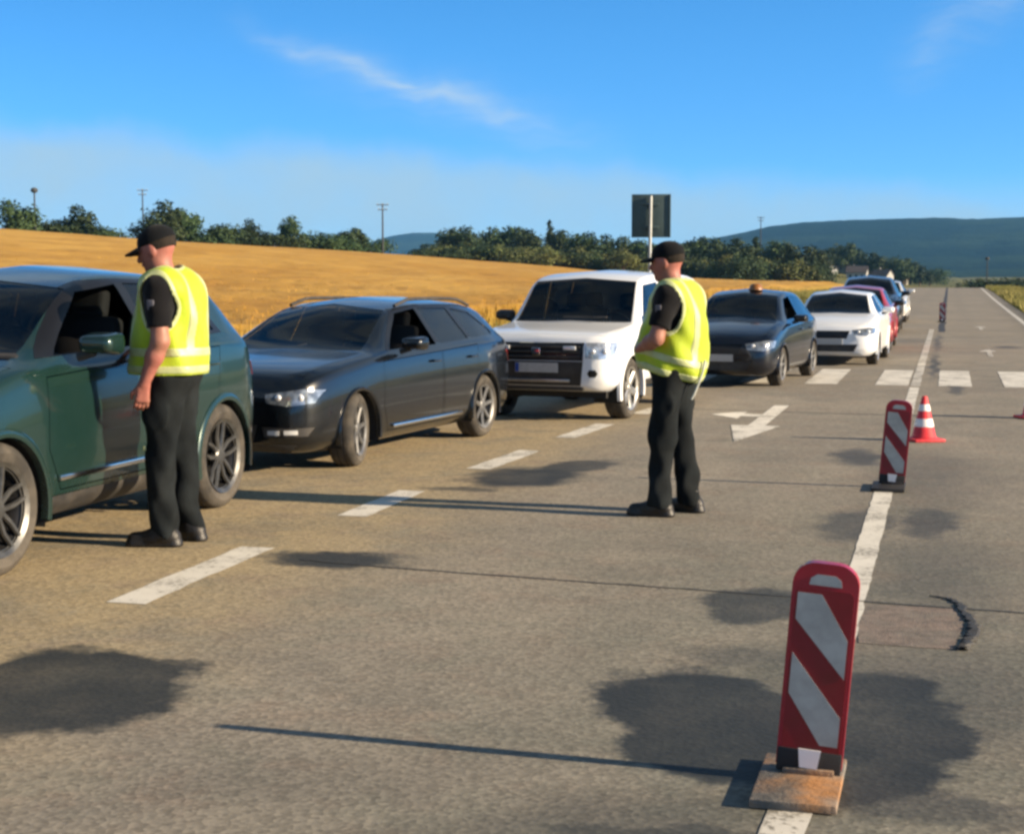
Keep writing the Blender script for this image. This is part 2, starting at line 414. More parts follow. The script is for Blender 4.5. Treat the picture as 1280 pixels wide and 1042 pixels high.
# a long thin dark line, then tar-sealed joints in the road
strip('dark_line', [(-1.2,8.95),(-.637,8.682),(.3,8.32),(1.366,7.919),(2.444,7.521),(3.6,7.1)], .011, TAR, jitter=.004, seed=3, step=.07)
strip('dark_line', [(1.9,19.0),(3.4,18.45),(4.699,18.001),(5.752,17.72),(7.2,17.3)], .016, TAR, jitter=.006, seed=4, step=.1)
strip('dark_line', [(8.3,28.6),(7.3,28.85),(6.2,29.15)], .02, TAR, jitter=.006, seed=5, step=.1)
strip('dark_line', [r2(45, -.28), r2(110, -.28), r2(180,-.3)], .09, TAR, jitter=.02, seed=6, step=1.0)
# lighter, pinkish repair patch under the rubber strip
PATCH = pmat('asphalt_repair_patch', (.175,.135,.112), .93, var=.25, scale=14, bump=.5, bscale=60, col2=(.145,.125,.105))
flat_poly('repair_patch', [(1.70,7.72),(1.9,7.68),(2.16,7.60),(2.08,7.25),(1.90,6.78),(1.74,6.82),(1.52,6.90),(1.60,7.3)], PATCH, z=.0025)

# ------------------------------------------------------------------ wheat field on the slope left of the road
def wheat_material():
    m = bpy.data.materials.new('ripe_wheat'); m.use_nodes = True; N = NT(m.node_tree); b = N.n['Principled BSDF']
    p = N.add('ShaderNodeNewGeometry').outputs['Position']
    mp = N.add('ShaderNodeMapping'); N.l.new(p, mp.inputs[0]); mp.inputs['Rotation'].default_value = (0,0,R(15)); mp.inputs['Scale'].default_value = (1.0,.4,1.0)
    a = N.noise(mp.outputs[0], .10, 5, .6); c = N.noise(mp.outputs[0], .34, 6, .75); f = N.noise(p, 9, 3, .7)
    g = N.mix(N.ramp(a, .35, .65), (.405,.210,.026), (.490,.290,.058))
    g = N.mix(N.ramp(c, .42, .70, 0, .8), g, (.255,.120,.013)); g = N.mix(N.ramp(f, .35, .75, 0, .45), g, (.42,.26,.065))
    dl = N.vm('DOT_PRODUCT', N.vm('SUBTRACT', p, (L0.x, L0.y, 0)), (LEFT.x, LEFT.y, 0))
    edge = N.ramp(N.m('ADD', dl, N.m('MULTIPLY', N.noise(p, .5, 3), 4)), 15.5, 12.0, 0, .55)
    g = N.mix(edge, g, (.20,.18,.035))                       # greener, weedy margin
    N.l.new(g, b.inputs['Base Color']); b.inputs['Roughness'].default_value = .85; b.inputs['Specular IOR Level'].default_value = .2
    N.l.new(N.bump(N.m('ADD', f, c), .45, .06), b.inputs['Normal'])
    return m
WHEAT = wheat_material()
wv, wf = [], []
wt = graded(list(np.arange(-10, 70, .8)) + list(range(70, 200, 3)) + list(range(200, 420, 8)))
wd = graded(list(np.arange(10.8, 30, .55)) + list(np.arange(30, 60, 1.5)) + list(range(60, 140, 4)))
rng = np.random.RandomState(3)
for t in wt:
    for j, d in enumerate(wd):
        dd = d + (.35*math.sin(t*.6)+.25*math.sin(t*1.9)) * (1 if d < 14 else 0)
        z = ground_z(t, dd) + (.02 if j == 0 else min(.62, .10+.13*j) + .018*rng.randn()*(1 if d < 60 else .5) + .05*math.sin(t*.35+d*.2)*math.sin(d*.31))
        wv.append(rp(t, dd, z))
nw = len(wd)
for i in range(len(wt)-1):
    for j in range(nw-1): wf.append((i*nw+j, i*nw+j+1, (i+1)*nw+j+1, (i+1)*nw+j))
# standing stalks with ears over the nearer part of the crop
def blades(n, t0, t1, d0, d1, h0, h1, w, zoff, lean=.25, nearer=1.6):
    V, Fc = [], []
    for _ in range(n):
        t = t0 + (t1-t0)*random.random()**nearer; d = d0 + (d1-d0)*random.random()**1.5
        if callable(zoff) and zoff(t, d) is None: continue
        z = ground_z(t, d) - .02
        p = rp(t, d, z); h = random.uniform(h0, h1); a = random.uniform(0, 6.283); ww = w*random.uniform(.6, 1.4)
        dx, dy = math.cos(a)*ww, math.sin(a)*ww; lx, ly = random.gauss(0, lean)*h, random.gauss(0, lean)*h
        k = len(V); V += [(p.x-dx, p.y-dy, z), (p.x+dx, p.y+dy, z), (p.x+lx+dx*.25, p.y+ly+dy*.25, z+h), (p.x+lx-dx*.25, p.y+ly-dy*.25, z+h)]
        Fc.append((k, k+1, k+2, k+3))
    return V, Fc
bv, bf = blades(60000, 4, 110, 10.6, 45, .40, .72, .018, None, .14)
o0 = len(wv); wv += bv; wf += [tuple(i+o0 for i in f) for f in bf]
tag(pyobj('wheat_field', wv, wf, WHEAT), 'golden ripe wheat field on the slope behind the queue of cars', 'wheat field', kind='stuff')
# verge grass, both sides
GRASS = pmat('verge_grass', (.16,.165,.04), .8, var=.35, scale=1.2, col2=(.30,.25,.09), spec=.2, coords='Object')
gv1, gf1 = blades(26000, 0, 120, 7.6, 11.2, .12, .5, .014, None, .3)
gv2, gf2 = blades(16000, 20, 150, 4.6, 8.0, .08, .3, .014, lambda t, d: None if d < ledge(t)+.15 else 1, .3)
o0 = len(gv1); gv1 += gv2; gf1 += [tuple(i+o0 for i in f) for f in gf2]
tag(pyobj('verge_grass', gv1, gf1, GRASS), 'dry green and straw coloured grass verge between road and wheat', 'grass', kind='stuff')
gv3, gf3 = blades(34000, 30, 170, -3.3, -7.2, .12, .42, .02, lambda t, d: None if d > redge(t)-.12 else 1, .3, 1.3)
tag(pyobj('roadside_grass', gv3, gf3, GRASS), 'green grass strip along the right edge of the road', 'grass', kind='stuff')
# pale mown meadow right of the road
MEADOW = pmat('pale_meadow', (.27,.26,.075), .9, var=.2, scale=.08, col2=(.36,.31,.12), bump=.6, bscale=3, spec=.15, coords='Object')
mv, mf = [], []
mt = list(range(10, 320, 5)); md = [-10.5,-13,-17,-22,-30,-45,-70,-110,-180]
for t in mt:
    for d in md: mv.append(rp(t, d, ground_z(t, d) + .06 + .04*math.sin(t*.7+d)))
for i in range(len(mt)-1):
    for j in range(len(md)-1): mf.append((i*len(md)+j, i*len(md)+j+1, (i+1)*len(md)+j+1, (i+1)*len(md)+j))
tag(pyobj('meadow', mv, mf, MEADOW), kind='structure')

# ------------------------------------------------------------------ wooded hills
def hill_material():
    m = bpy.data.materials.new('far_woodland'); m.use_nodes = True; N = NT(m.node_tree); b = N.n['Principled BSDF']
    p = N.add('ShaderNodeNewGeometry').outputs['Position']
    a = N.noise(p, .0022, 5, .6); c = N.noise(p, .02, 5, .7)
    g = N.mix(N.ramp(a, .42, .56), (.005,.018,.019), (.020,.040,.027)); g = N.mix(N.ramp(c, .4, .7, 0, .6), g, (.010,.020,.016))
    N.l.new(g, b.inputs['Base Color']); b.inputs['Roughness'].default_value = 1.0; b.inputs['Specular IOR Level'].default_value = 0.05
    N.l.new(N.bump(c, 1.0, 12), b.inputs['Normal'])
    return m
HILL = hill_material()
def hill(name, rng0, crest, depth, front, base):
    """crest: (bearing in degrees, height) at range rng0"""
    A = [c[0] for c in crest]; Hh = [c[1] for c in crest]
    az_ = np.arange(A[0], A[-1]+.01, .12); prof = [(-front, 0.0), (-front*.8, .06), (-front*.6,.2), (-front*.42,.42), (-front*.26,.66), (-front*.13,.85), (-front*.05,.96), (0,1.0), (depth*.3,.9), (depth,.2)]
    V, Fc = [], []; rr = np.random.RandomState(int(rng0))
    for a in az_:
        h = np.interp(a, A, Hh)
        for r_, k in prof:
            rad = rng0 + r_; z = base + (h-base)*k + (rr.randn()*.35*(k > .9) + 9*math.sin(a*1.3+r_*.0021)*k*(1-k) + 5*math.sin(a*3.1-r_*.0033+1)*k*(1-k))*(1 if 0 < k else 0)
            V.append((math.sin(R(a))*rad, math.cos(R(a))*rad, z))
    n = len(prof)
    for i in range(len(az_)-1):
        for j in range(n-1): Fc.append((i*n+j, i*n+j+1, (i+1)*n+j+1, (i+1)*n+j))
    return tag(pyobj(name, V, Fc, HILL, smooth=60), kind='structure')
hill('hill', 4000, [(-30,40),(0,48),(5,62),(6.8,80),(8.2,99),(9.03,112),(10.14,122),(11.78,127.5),(13.67,130),(14.74,131.5),(16.06,127.5),(17.63,131.5),(20.7,135),(25.5,118),(40,100)], 900, 2300, -6)
hill('hill', 6000, [(-40,80),(-10,84),(-5.7,92),(-4.3,135),(-3.55,147),(-2.7,147),(-1.7,132),(1.7,92),(12,80)], 800, 1500, -6)
# ------------------------------------------------------------------ vehicles
def paint(name, col, metal=.35, rough=.32, dirt=.12):
    m = bpy.data.materials.new(name); m.use_nodes = True; N = NT(m.node_tree); b = N.n['Principled BSDF']
    o = N.add('ShaderNodeTexCoord').outputs['Object']
    sxz = N.add('ShaderNodeSeparateXYZ'); N.l.new(o, sxz.inputs[0])
    n = N.noise(o, 5, 5, .65); low = N.ramp(sxz.outputs[2], .75, .15, 0, 1)
    d = N.m('MULTIPLY', N.m('MULTIPLY', N.ramp(n, .3, .75, .2, 1), low), dirt*3)
    d = N.m('ADD', d, N.m('MULTIPLY', N.ramp(N.noise(o, 2.1, 4, .6), .45, .8), dirt*.5), clamp=True)
    N.l.new(N.mix(d, col, (.24,.21,.165)), b.inputs['Base Color'])
    N.l.new(N.m('MULTIPLY', N.m('SUBTRACT', 1, d), metal), b.inputs['Metallic'])
    N.l.new(N.m('ADD', N.m('MULTIPLY', d, .5), rough, clamp=True), b.inputs['Roughness'])
    N.l.new(N.m('SUBTRACT', .75, N.m('MULTIPLY', d, .9), clamp=True), b.inputs['Coat Weight']); b.inputs['Coat Roughness'].default_value = .06
    N.l.new(N.bump(N.noise(o, 1.6, 2, .5), .05, .02), b.inputs['Coat Normal'])
    return m
def glass_material(name, tint, refl=1.0):
    m = bpy.data.materials.new(name); m.use_nodes = True; N = NT(m.node_tree); N.n.remove(N.n['Principled BSDF'])
    out = N.n['Material Output']
    tr = N.add('ShaderNodeBsdfTransparent'); tr.inputs[0].default_value = (*tint, 1)
    gl = N.add('ShaderNodeBsdfGlossy'); gl.inputs['Roughness'].default_value = .03; gl.inputs[0].default_value = (refl, refl, refl, 1)
    fr = N.add('ShaderNodeFresnel'); fr.inputs[0].default_value = 1.52
    o = N.add('ShaderNodeTexCoord').outputs['Object']
    N.l.new(N.bump(N.noise(o, 1.2, 2, .5), .04, .03), gl.inputs['Normal'])
    mx = N.add('ShaderNodeMixShader'); N.l.new(N.m('ADD', fr.outputs[0], .015, clamp=True), mx.inputs[0]); N.l.new(tr.outputs[0], mx.inputs[1]); N.l.new(gl.outputs[0], mx.inputs[2])
    N.l.new(mx.outputs[0], out.inputs[0])
    return m
GLASS = glass_material('car_glass', (.30,.34,.34), .8); GLASS_DARK = glass_material('privacy_glass', (.09,.10,.11))
RUBBER = pmat('tyre_rubber', (.030,.029,.028), .85, var=.25, scale=9, bump=.3, bscale=40, spec=.3, col2=(.075,.066,.055))
PLASTIC = pmat('black_plastic', (.022,.022,.023), .6, var=.2, scale=10, spec=.4, col2=(.05,.045,.04))
GLOSSBLK = pmat('gloss_black', (.006,.006,.007), .30, coat=.15, spec=.35)
INTERIOR = pmat('car_interior', (.020,.020,.022), .85, var=.2, scale=8)
GREYALLOY = pmat('grey_alloy', (.17,.17,.17), .45, .7, var=.2, scale=12)
SILVER = pmat('machined_alloy', (.46,.45,.43), .34, .85, var=.12, scale=14)
DARKALLOY = pmat('dark_alloy', (.028,.028,.03), .45, .6, var=.2, scale=12)
CHROME = pmat('chrome_trim', (.74,.74,.75), .16, 1.0)
LAMP = pmat('headlamp_lens', (.20,.22,.24), .10, .5, var=.5, scale=16, coat=1.0)
LAMPLIGHT = pmat('headlamp_clear', (.42,.44,.46), .10, .5, var=.45, scale=14, coat=1.0)
LAMPDIM = pmat('headlamp_dark', (.08,.09,.10), .12, .45, var=.4, scale=20, coat=1.0)
FOGLAMP = pmat('fog_lamp_lens', (.80,.82,.84), .15, .3, coat=.8)
TAIL = pmat('tail_lamp_red', (.32,.012,.012), .15, coat=1.0)
PLATE = pmat('number_plate_white', (.40,.39,.37), .45, var=.1, scale=30)
PLATEBLUE = pmat('number_plate_blue', (.02,.06,.28), .45)
UNDER = pmat('underbody', (.012,.012,.012), .9)

def pchip(tab):
    X = [p[0] for p in tab]; Y = [p[1] for p in tab]; n = len(X)
    h = [X[i+1]-X[i] for i in range(n-1)]; de = [(Y[i+1]-Y[i])/h[i] for i in range(n-1)]
    m = [de[0]] + [0 if de[i-1]*de[i] <= 0 else 3*(h[i-1]+h[i])/((2*h[i]+h[i-1])/de[i-1]+(h[i]+2*h[i-1])/de[i]) for i in range(1, n-1)] + [de[-1]]
    def f(x):
        if x <= X[0]: return Y[0]
        if x >= X[-1]: return Y[-1]
        i = 0
        while x > X[i+1]: i += 1
        t = (x-X[i])/h[i]
        return Y[i]*(1+2*t)*(1-t)**2 + m[i]*h[i]*t*(1-t)**2 + Y[i+1]*t*t*(3-2*t) + m[i+1]*h[i]*t*t*(t-1)
    return f
def fillet(pts, rad, n=4):
    out = [pts[0]]
    for i in range(1, len(pts)-1):
        a, b, c = Vector(pts[i-1]), Vector(pts[i]), Vector(pts[i+1])
        la, lc = (a-b).length, (c-b).length; r = min(rad[i], .45*la, .45*lc)
        p = b + (a-b)*(r/la if la > 1e-6 else 0); q = b + (c-b)*(r/lc if lc > 1e-6 else 0)
        for k in range(n):
            t = k/(n-1); out.append(tuple(p*(1-t)**2 + b*2*t*(1-t) + q*t*t))
    out.append(pts[-1]); return out

def carve(bm, poly, proj, ok):
    """cut a convex outline into the shell and lift out the faces inside it, as a new bmesh"""
    i, j = {'side': (0, 2), 'front': (1, 2), 'top': (0, 1)}[proj]
    cx = sum(p[0] for p in poly)/len(poly); cyy = sum(p[1] for p in poly)/len(poly)
    lo = [min(p[k] for p in poly)-.02 for k in (0, 1)]; hi = [max(p[k] for p in poly)+.02 for k in (0, 1)]
    def near(f):
        a = [v.co[i] for v in f.verts]; b = [v.co[j] for v in f.verts]
        return max(a) > lo[0] and min(a) < hi[0] and max(b) > lo[1] and min(b) < hi[1] and ok(f)
    planes = []
    for k in range(len(poly)):
        p, q = poly[k], poly[(k+1) % len(poly)]
        nx, nz = (q[1]-p[1]), -(q[0]-p[0])
        if nx*(cx-p[0]) + nz*(cyy-p[1]) > 0: nx, nz = -nx, -nz
        L = math.hypot(nx, nz); co = [0,0,0]; no = [0,0,0]
        co[i], co[j] = p; no[i], no[j] = nx/L, nz/L; planes.append((co, no))
        fs = [f for f in bm.faces if near(f)]
        g = set(fs) | {e for f in fs for e in f.edges} | {v for f in fs for v in f.verts}
        bmesh.ops.bisect_plane(bm, geom=list(g), dist=1e-5, plane_co=co, plane_no=no)
    inside = []
    for f in bm.faces:
        if not near(f): continue
        c = f.calc_center_median()
        if all((c[i]-co[i])*no[i] + (c[j]-co[j])*no[j] < 1e-5 for co, no in planes): inside.append(f)
    nb = bmesh.new(); vm = {}
    for f in inside:
        vs_ = []
        for v in f.verts:
            if v not in vm: vm[v] = nb.verts.new(v.co)
            vs_.append(vm[v])
        try: nb.faces.new(vs_)
        except ValueError: pass
    bmesh.ops.delete(bm, geom=inside, context='FACES')
    return nb
def push(bm, dist, out=None):
    """offset a shell piece along its normals"""
    bm.normal_update()
    N = {v: v.normal.copy() for v in bm.verts}
    for v in bm.verts: v.co += N[v]*dist
def orient(bm, ref):
    """face the shell piece away from ref"""
    for f in bm.faces:
        f.normal_update()
        if (f.calc_center_median()-Vector(ref)).dot(f.normal) < 0: f.normal_flip()
def thicken(bm, d):
    """give a shell piece an inner skin and rims"""
    bm.normal_update(); N = {v: v.normal.copy() for v in bm.verts}
    bnd = [e for e in bm.edges if len(e.link_faces) == 1]; faces = list(bm.faces)
    inner = {v: bm.verts.new(v.co - N[v]*d) for v in list(bm.verts)}
    for f in faces: bm.faces.new([inner[v] for v in reversed(f.verts)])
    for e in bnd:
        a, b = e.verts
        try: bm.faces.new((a, b, inner[b], inner[a]))
        except ValueError: pass
def shell_mesh(bm, name, sm=38):
    me = bpy.data.meshes.new(name); bm.to_mesh(me); bm.free()
    me.polygons.foreach_set('use_smooth', [True]*len(me.polygons)); me.set_sharp_from_angle(angle=R(sm))
    return me
def inset_poly(p, d):
    n = len(p); cx = sum(q[0] for q in p)/n; cz = sum(q[1] for q in p)/n; L = []
    for k in range(n):
        a, b = Vector(p[k]), Vector(p[(k+1)%n]); e = (b-a).normalized(); nn = Vector((-e.y, e.x))
        if nn.dot(Vector((cx, cz))-a) < 0: nn = -nn
        L.append((a+nn*d, e))
    out = []
    for k in range(n):
        (p1, e1), (p2, e2) = L[k-1], L[k]; cr = e1.x*e2.y-e1.y*e2.x
        if abs(cr) < 1e-6: out.append(tuple(p2)); continue
        t = ((p2.x-p1.x)*e2.y-(p2.y-p1.y)*e2.x)/cr; out.append(tuple(p1+e1*t))
    return out

WHEELS = {}
def wheel(parent, pos, side, r, width, style, steer=0.0, rim_mat=None):
    key = (round(r, 3), width, style, rim_mat.name if rim_mat else '')
    if key not in WHEELS:
        w = width/2; rr = r*(.70 if style != 'steel' else .64)
        bt = bmesh.new()
        lathe(bt, [(rr-.005,-w*.80),(rr+.012,-w*.95),(rr+.5*(r-rr),-w*1.06),(r-.028,-w*.96),(r-.008,-w*.80),(r,-w*.55),(r,-w*.30),(r-.008,-w*.28),(r-.008,-w*.22),(r,-w*.20),(r,w*.20),(r-.008,w*.22),(r-.008,w*.28),(r,w*.30),(r,w*.55),(r-.008,w*.80),(r-.028,w*.96),(rr+.5*(r-rr),w*1.06),(rr+.012,w*.95),(rr-.005,w*.80)], 44)
        tyre = finish(bt, 'tyre', 40); tyre.materials.append(RUBBER)
        bd = bmesh.new()
        lathe(bd, [(rr-.006, w*.86),(rr-.03, w*.60),(rr-.05,w*.1),(rr-.05,-w*.8)], 40)
        lathe(bd, [(.001,w*.18),(rr*.62,w*.18),(rr*.62,w*.05)], 32)
        hub = finish(bd, 'wheel', 35); hub.materials.append(DARKALLOY)
        br = bmesh.new()
        lathe(br, [(rr-.022, w*.86),(rr+.004, w*.98),(rr+.002, w*.80),(rr-.03,w*.75)], 44)
        lathe(br, [(.001, w*.80),(.05, w*.80),(.062, w*.72),(.068,w*.4)], 20)
        nsp = {'star': 5, 'multi': 10, 'six': 6, 'steel': 5, 'ten': 7}[style]
        for k in range(nsp):
            a0 = 2*math.pi*k/nsp + .3
            arms = ((-.17,-.30),(.17,.30)) if style == 'star' else ((0,0),)
            hw0, hw1 = {'star': (.018,.014), 'multi': (.017,.014), 'six': (.040,.055), 'steel': (.05,.07), 'ten': (.024,.020)}[style]
            for s0, s1 in arms:
                def pt(rad, off, y): return Vector((rad*math.cos(a0)-off*math.sin(a0), y, rad*math.sin(a0)+off*math.cos(a0)))
                o0, o1 = s0*.20, s1*.40*rr/.25*.62
                r0, r1 = .035, rr-.012
                vs_ = []
                for rad, off, hw, y in ((r0, o0*.5, hw0, w*.78), ((r0+r1)/2, (o0*.5+o1*.5)/1.3, (hw0+hw1)/2, w*.80), (r1, o1*.55, hw1, w*.90)):
                    vs_.append([br.verts.new(pt(rad, off-hw, y-.012)), br.verts.new(pt(rad, off-hw*.6, y)), br.verts.new(pt(rad, off+hw*.6, y)), br.verts.new(pt(rad, off+hw, y-.012)), br.verts.new(pt(rad, off, y-.05))])
                for A, B in zip(vs_, vs_[1:]):
                    for q in range(5): br.faces.new((A[q], A[(q+1)%5], B[(q+1)%5], B[q]))
                br.faces.new(vs_[0]); br.faces.new(vs_[-1])
        rim = finish(br, 'rim', 30); rim.materials.append(rim_mat or SILVER)
        WHEELS[key] = (hub, tyre, rim)
    hub, tyre, rim = WHEELS[key]
    h = link_mesh('wheel', hub, None, parent, pos, (0, 0, steer + (0 if side > 0 else math.pi)))
    link_mesh('tyre', tyre, None, h); link_mesh('rim', rim, None, h)
    return h

def make_car(name, label, group, contact, yaw, P, cat='car'):
    """contact: ground point of the outer front-left tyre; yaw: heading of the tail, clockwise from +Y. Local +x is forward, +y the car's left."""
    S = P.get('scale', 1.0); half = P['W']/2; fo, wb, L = P['fo'], P['wb'], P['L']; wr_ = P['wr']
    th = math.atan2(-math.cos(R(yaw)), -math.sin(R(yaw)))
    lx, ly = -math.sin(th), math.cos(th)
    y_out = half - .015
    root = empty(name, (contact[0]-lx*y_out*S, contact[1]-ly*y_out*S, road_z(td(*contact)[0])), th, S)
    tag(root, label, cat, group)
    pm = P['paint']
    fT, fS, fB, fW, fR = (pchip(P[k]) for k in ('top','belt','bottom','width','roofw'))
    # ---- shell
    sc, sh, sr, se = P['cowl'], P['header'], P['rear_header'], P['rear_base']
    st = [0, .012, .03, .06, .10, .15, .22, .30, .38]
    st += list(np.arange(.46, sc-.04, .10)) + [sc-.03, sc, sc+.03] + list(np.linspace(sc+.1, sh-.05, 6)) + [sh-.02, sh, sh+.05] + list(np.arange(sh+.15, sr-.1, .14)) + [sr-.05, sr, sr+.03]
    st += list(np.linspace(sr+.08, max(se, sr+.1), 6)); tail = [L-.35, L-.25, L-.17, L-.10, L-.06, L-.03, L-.012, L]
    st = sorted(set(round(x, 3) for x in st + tail if x <= L))
    st = [x for k, x in enumerate(st) if k == 0 or x - st[k-1] > .008]
    rr = P.get('round', .07); bm = bmesh.new(); rings = []
    for s in st:
        w, zb, zs, zt, wr = fW(s), fB(s), fS(s), fT(s), fR(s)
        zs = min(zs, zt-.012); hgt = zs-zb
        cab = max(0.0, min(1.0, (zt-zs)/.35)); ze = zt - (.012 + P.get('crown', .05)*(.5+.5*cab)) if zt-zs > .10 else zs + (zt-zs)*.62
        wA = w - .045 - .03*cab; wr = min(wr, wA-.01)
        c = [(0, zb), (max(.02, w-.13), zb), (w-.022, zb+min(.09, hgt*.2)), (w, zb+hgt*.38), (w-.006, zb+hgt*.72), (w-P.get('tumble',.028), zs-min(.05, hgt*.12)), (wA, zs), (wr, ze), (0, zt)]
        sec = fillet(c, [0, .05, .05, .12, .10, .05, .03, rr, 0])
        # crown across the top panels
        xl = fo - s; half_ring = [bm.verts.new((xl, y, z)) for y, z in sec]
        other = [bm.verts.new((xl, -y, z)) for y, z in sec[1:-1]]
        rings.append(half_ring + other[::-1])
    n = len(rings[0])
    for A, B in zip(rings, rings[1:]):
        for k in range(n): bm.faces.new((A[k], A[(k+1)%n], B[(k+1)%n], B[k]))
    bm.faces.new(rings[0][::-1]); bm.faces.new(rings[-1])
    bmesh.ops.recalc_face_normals(bm, faces=bm.faces)
    mid = (fo-L/2, 0, .6)
    X = lambda s: fo - s
    def side(sg): return lambda f: f.calc_center_median().y*sg > .25 and f.normal.y*sg > .30
    # ---- wheel openings
    for ax in (0, -wb):
        ra = wr_ + P.get('arch', .045)
        poly = [(ax + ra*math.cos(a), wr_*.98 + ra*math.sin(a)) for a in np.linspace(0, 2*math.pi, 25)[:-1]]
        for sg in (1, -1):
            carve(bm, poly, 'side', lambda f: f.calc_center_median().y*sg > half-.32).free()
            bl = bmesh.new(); A = []
            for a in np.linspace(-.35, math.pi+.35, 22):
                cx_, cz_ = ax + (ra+.004)*math.cos(a), wr_*.98 + (ra+.004)*math.sin(a)
                A.append([bl.verts.new((cx_, sg*y, cz_)) for y in (half-.012, half-.34)])
            for p, q in zip(A, A[1:]): bl.faces.new((p[0], p[1], q[1], q[0]))
            bl.faces.new([p[1] for p in A])
            bmobj('wheel_arch_liner', bl, UNDER, root)
            # rolled lip
            bl = bmesh.new(); A = []; lipm = P.get('lip_mat') or pm; lw = P.get('lip', .022)
            for a in np.linspace(P.get('lip0',-.25), math.pi-P.get('lip0',-.25), 26):
                yo = fW(fo - (ax + ra*math.cos(a))) + .004
                A.append([bl.verts.new((ax + rad*math.cos(a), sg*yy, wr_*.98 + rad*math.sin(a))) for rad, yy in ((ra-.012, yo-.04), (ra-.012, yo+.004), (ra+lw*.5, yo+.010), (ra+lw, yo-.002), (ra+lw, yo-.04))])
            for p, q in zip(A, A[1:]):
                for k in range(4): bl.faces.new((p[k], p[k+1], q[k+1], q[k]))
            bmobj('wheel_arch_lip', bl, lipm, root, 50)
    # ---- windscreen and rear window
    def glass(nb, nm, m, off=-.004):
        orient(nb, mid); push(nb, off); return link_mesh(nm, shell_mesh(nb, nm, 60), m, root)
    a0, a1 = sc+.03, sh-.015
    wy0, wy1 = fR(a0)-P.get('apillar', .05), fR(a1)-P.get('apillar', .05)
    glass(carve(bm, [(X(a0)+.05, wy0*.45), (X(a0)-.01, wy0), (X(a1), wy1), (X(a1), -wy1), (X(a0)-.01, -wy0), (X(a0)+.05, -wy0*.45)], 'top', lambda f: f.normal.z > .1 and f.calc_center_median().z > fS(sc)-.05), 'windscreen', GLASS)
    r0, r1 = sr+.05, se-.06
    if r1-r0 > .06:
        ry0, ry1 = fR(r0)-.07, fR(r1)-.06
        glass(carve(bm, [(X(r0), ry0), (X(r0), -ry0), (X(r1), -ry1), (X(r1), ry1)], 'top', lambda f: f.normal.z > .02 and f.normal.x < -.1 and f.calc_center_median().z > fS(se)-.1), 'rear_window', GLASS_DARK)
    # ---- side windows: polygons in (s, z)
    for wi, (poly, m) in enumerate(P['windows']):
        for sg in (1, -1):
            pl = [(X(s), z) for s, z in poly]
            nb = carve(bm, pl, 'side', lambda f: f.calc_center_median().y*sg > .25 and f.normal.y*sg > .25 and f.calc_center_median().z > fS(sh)-.12)
            if (wi, sg) in P.get('open', ()): nb.free(); continue
            glass(nb, 'side_window', m)
    if P.get('surround'):                                     # gloss black pillars between the panes
        for sg in (1, -1):
            nb = carve(bm, [(X(s), z) for s, z in P['surround']], 'side', lambda f: f.calc_center_median().y*sg > .25 and f.normal.y*sg > .22 and f.calc_center_median().z > fS(sh)-.12)
            orient(nb, mid); push(nb, .0015); link_mesh('window_surround', shell_mesh(nb, 'window_surround', 60), GLOSSBLK, root)
    if P.get('sill'):
        for sg in (1, -1):
            z = P['sill']; x0, x1 = -wr_-.09, -wb+wr_+.09
            nb = carve(bm, [(x0, z), (x0, -.1), (x1, -.1), (x1, z)], 'side', lambda f: f.calc_center_median().y*sg > half-.2)
            orient(nb, mid); push(nb, .006)
            link_mesh('sill_cladding', shell_mesh(nb, 'sill_cladding'), PLASTIC, root)
    # ---- doors with real shut lines
    for di, poly in enumerate(P['doors']):
        for sg in (1, -1):
            pl = [(X(s), z) for s, z in poly]
            nb = carve(bm, inset_poly(pl, .006), 'side', side(sg)); carve(bm, pl, 'side', side(sg)).free()
            orient(nb, mid); thicken(nb, .03)
            d = link_mesh('door', shell_mesh(nb, 'door'), pm, root)
            sx_ = max(s for s, z in poly); zz = P['handle_z']; xh = X(sx_)+.17
            bh = bmesh.new(); yh = fW(sx_-.17)
            box(bh, (xh, sg*(yh+.004), zz), (.17, .028, .026), bevel=.010); bmobj('door_handle', bh, P.get('handle_mat') or pm, d, 40)
    # ---- front details: polygons in (y, z)
    frontok = lambda f: f.normal.x > .12 and f.calc_center_median().x > .22
    for nm, poly, m, off, mirror in P['front']:
        for sg in ((1, -1) if mirror else (1,)):
            nb = carve(bm, [(y*sg, z) for y, z in poly], 'front', frontok)
            orient(nb, mid); push(nb, off); pts_ = [v.co.copy() for v in nb.verts]; thicken(nb, .02)
            po = link_mesh(nm, shell_mesh(nb, nm), m, root)
            if nm == 'headlight' and pts_:                     # bowls behind the lens edge
                ya, yb = min(q[0] for q in poly), max(q[0] for q in poly); zc = sum(q[1] for q in poly)/len(poly)
                for u_, rad in P.get('bowls', ((.30,.030),(.72,.036))):
                    tg = Vector((0, sg*(ya+(yb-ya)*u_), zc)); q = min(pts_, key=lambda c: (c.y-tg.y)**2+(c.z-tg.z)**2)
                    bw = bmesh.new(); ball(bw, (q.x-.004, tg.y, tg.z), (.020, rad, rad), 14); bmobj('reflector', bw, FOGLAMP, po, 60)
    rearok = lambda f: f.normal.x < -.12 and f.calc_center_median().x < -wb-.2
    for nm, poly, m, off, mirror in P.get('rear', ()):
        for sg in ((1, -1) if mirror else (1,)):
            nb = carve(bm, [(y*sg, z) for y, z in poly], 'front', rearok)
            orient(nb, mid); push(nb, off); thicken(nb, .02)
            link_mesh(nm, shell_mesh(nb, nm), m, root)
    # bonnet shut line: lift the bonnet out as a panel of its own
    b0, b1 = P['bonnet']; yb0, yb1 = fW(b0)-P.get('bonnet_in', .10), fW(b1)-P.get('bonnet_in', .10)-.02
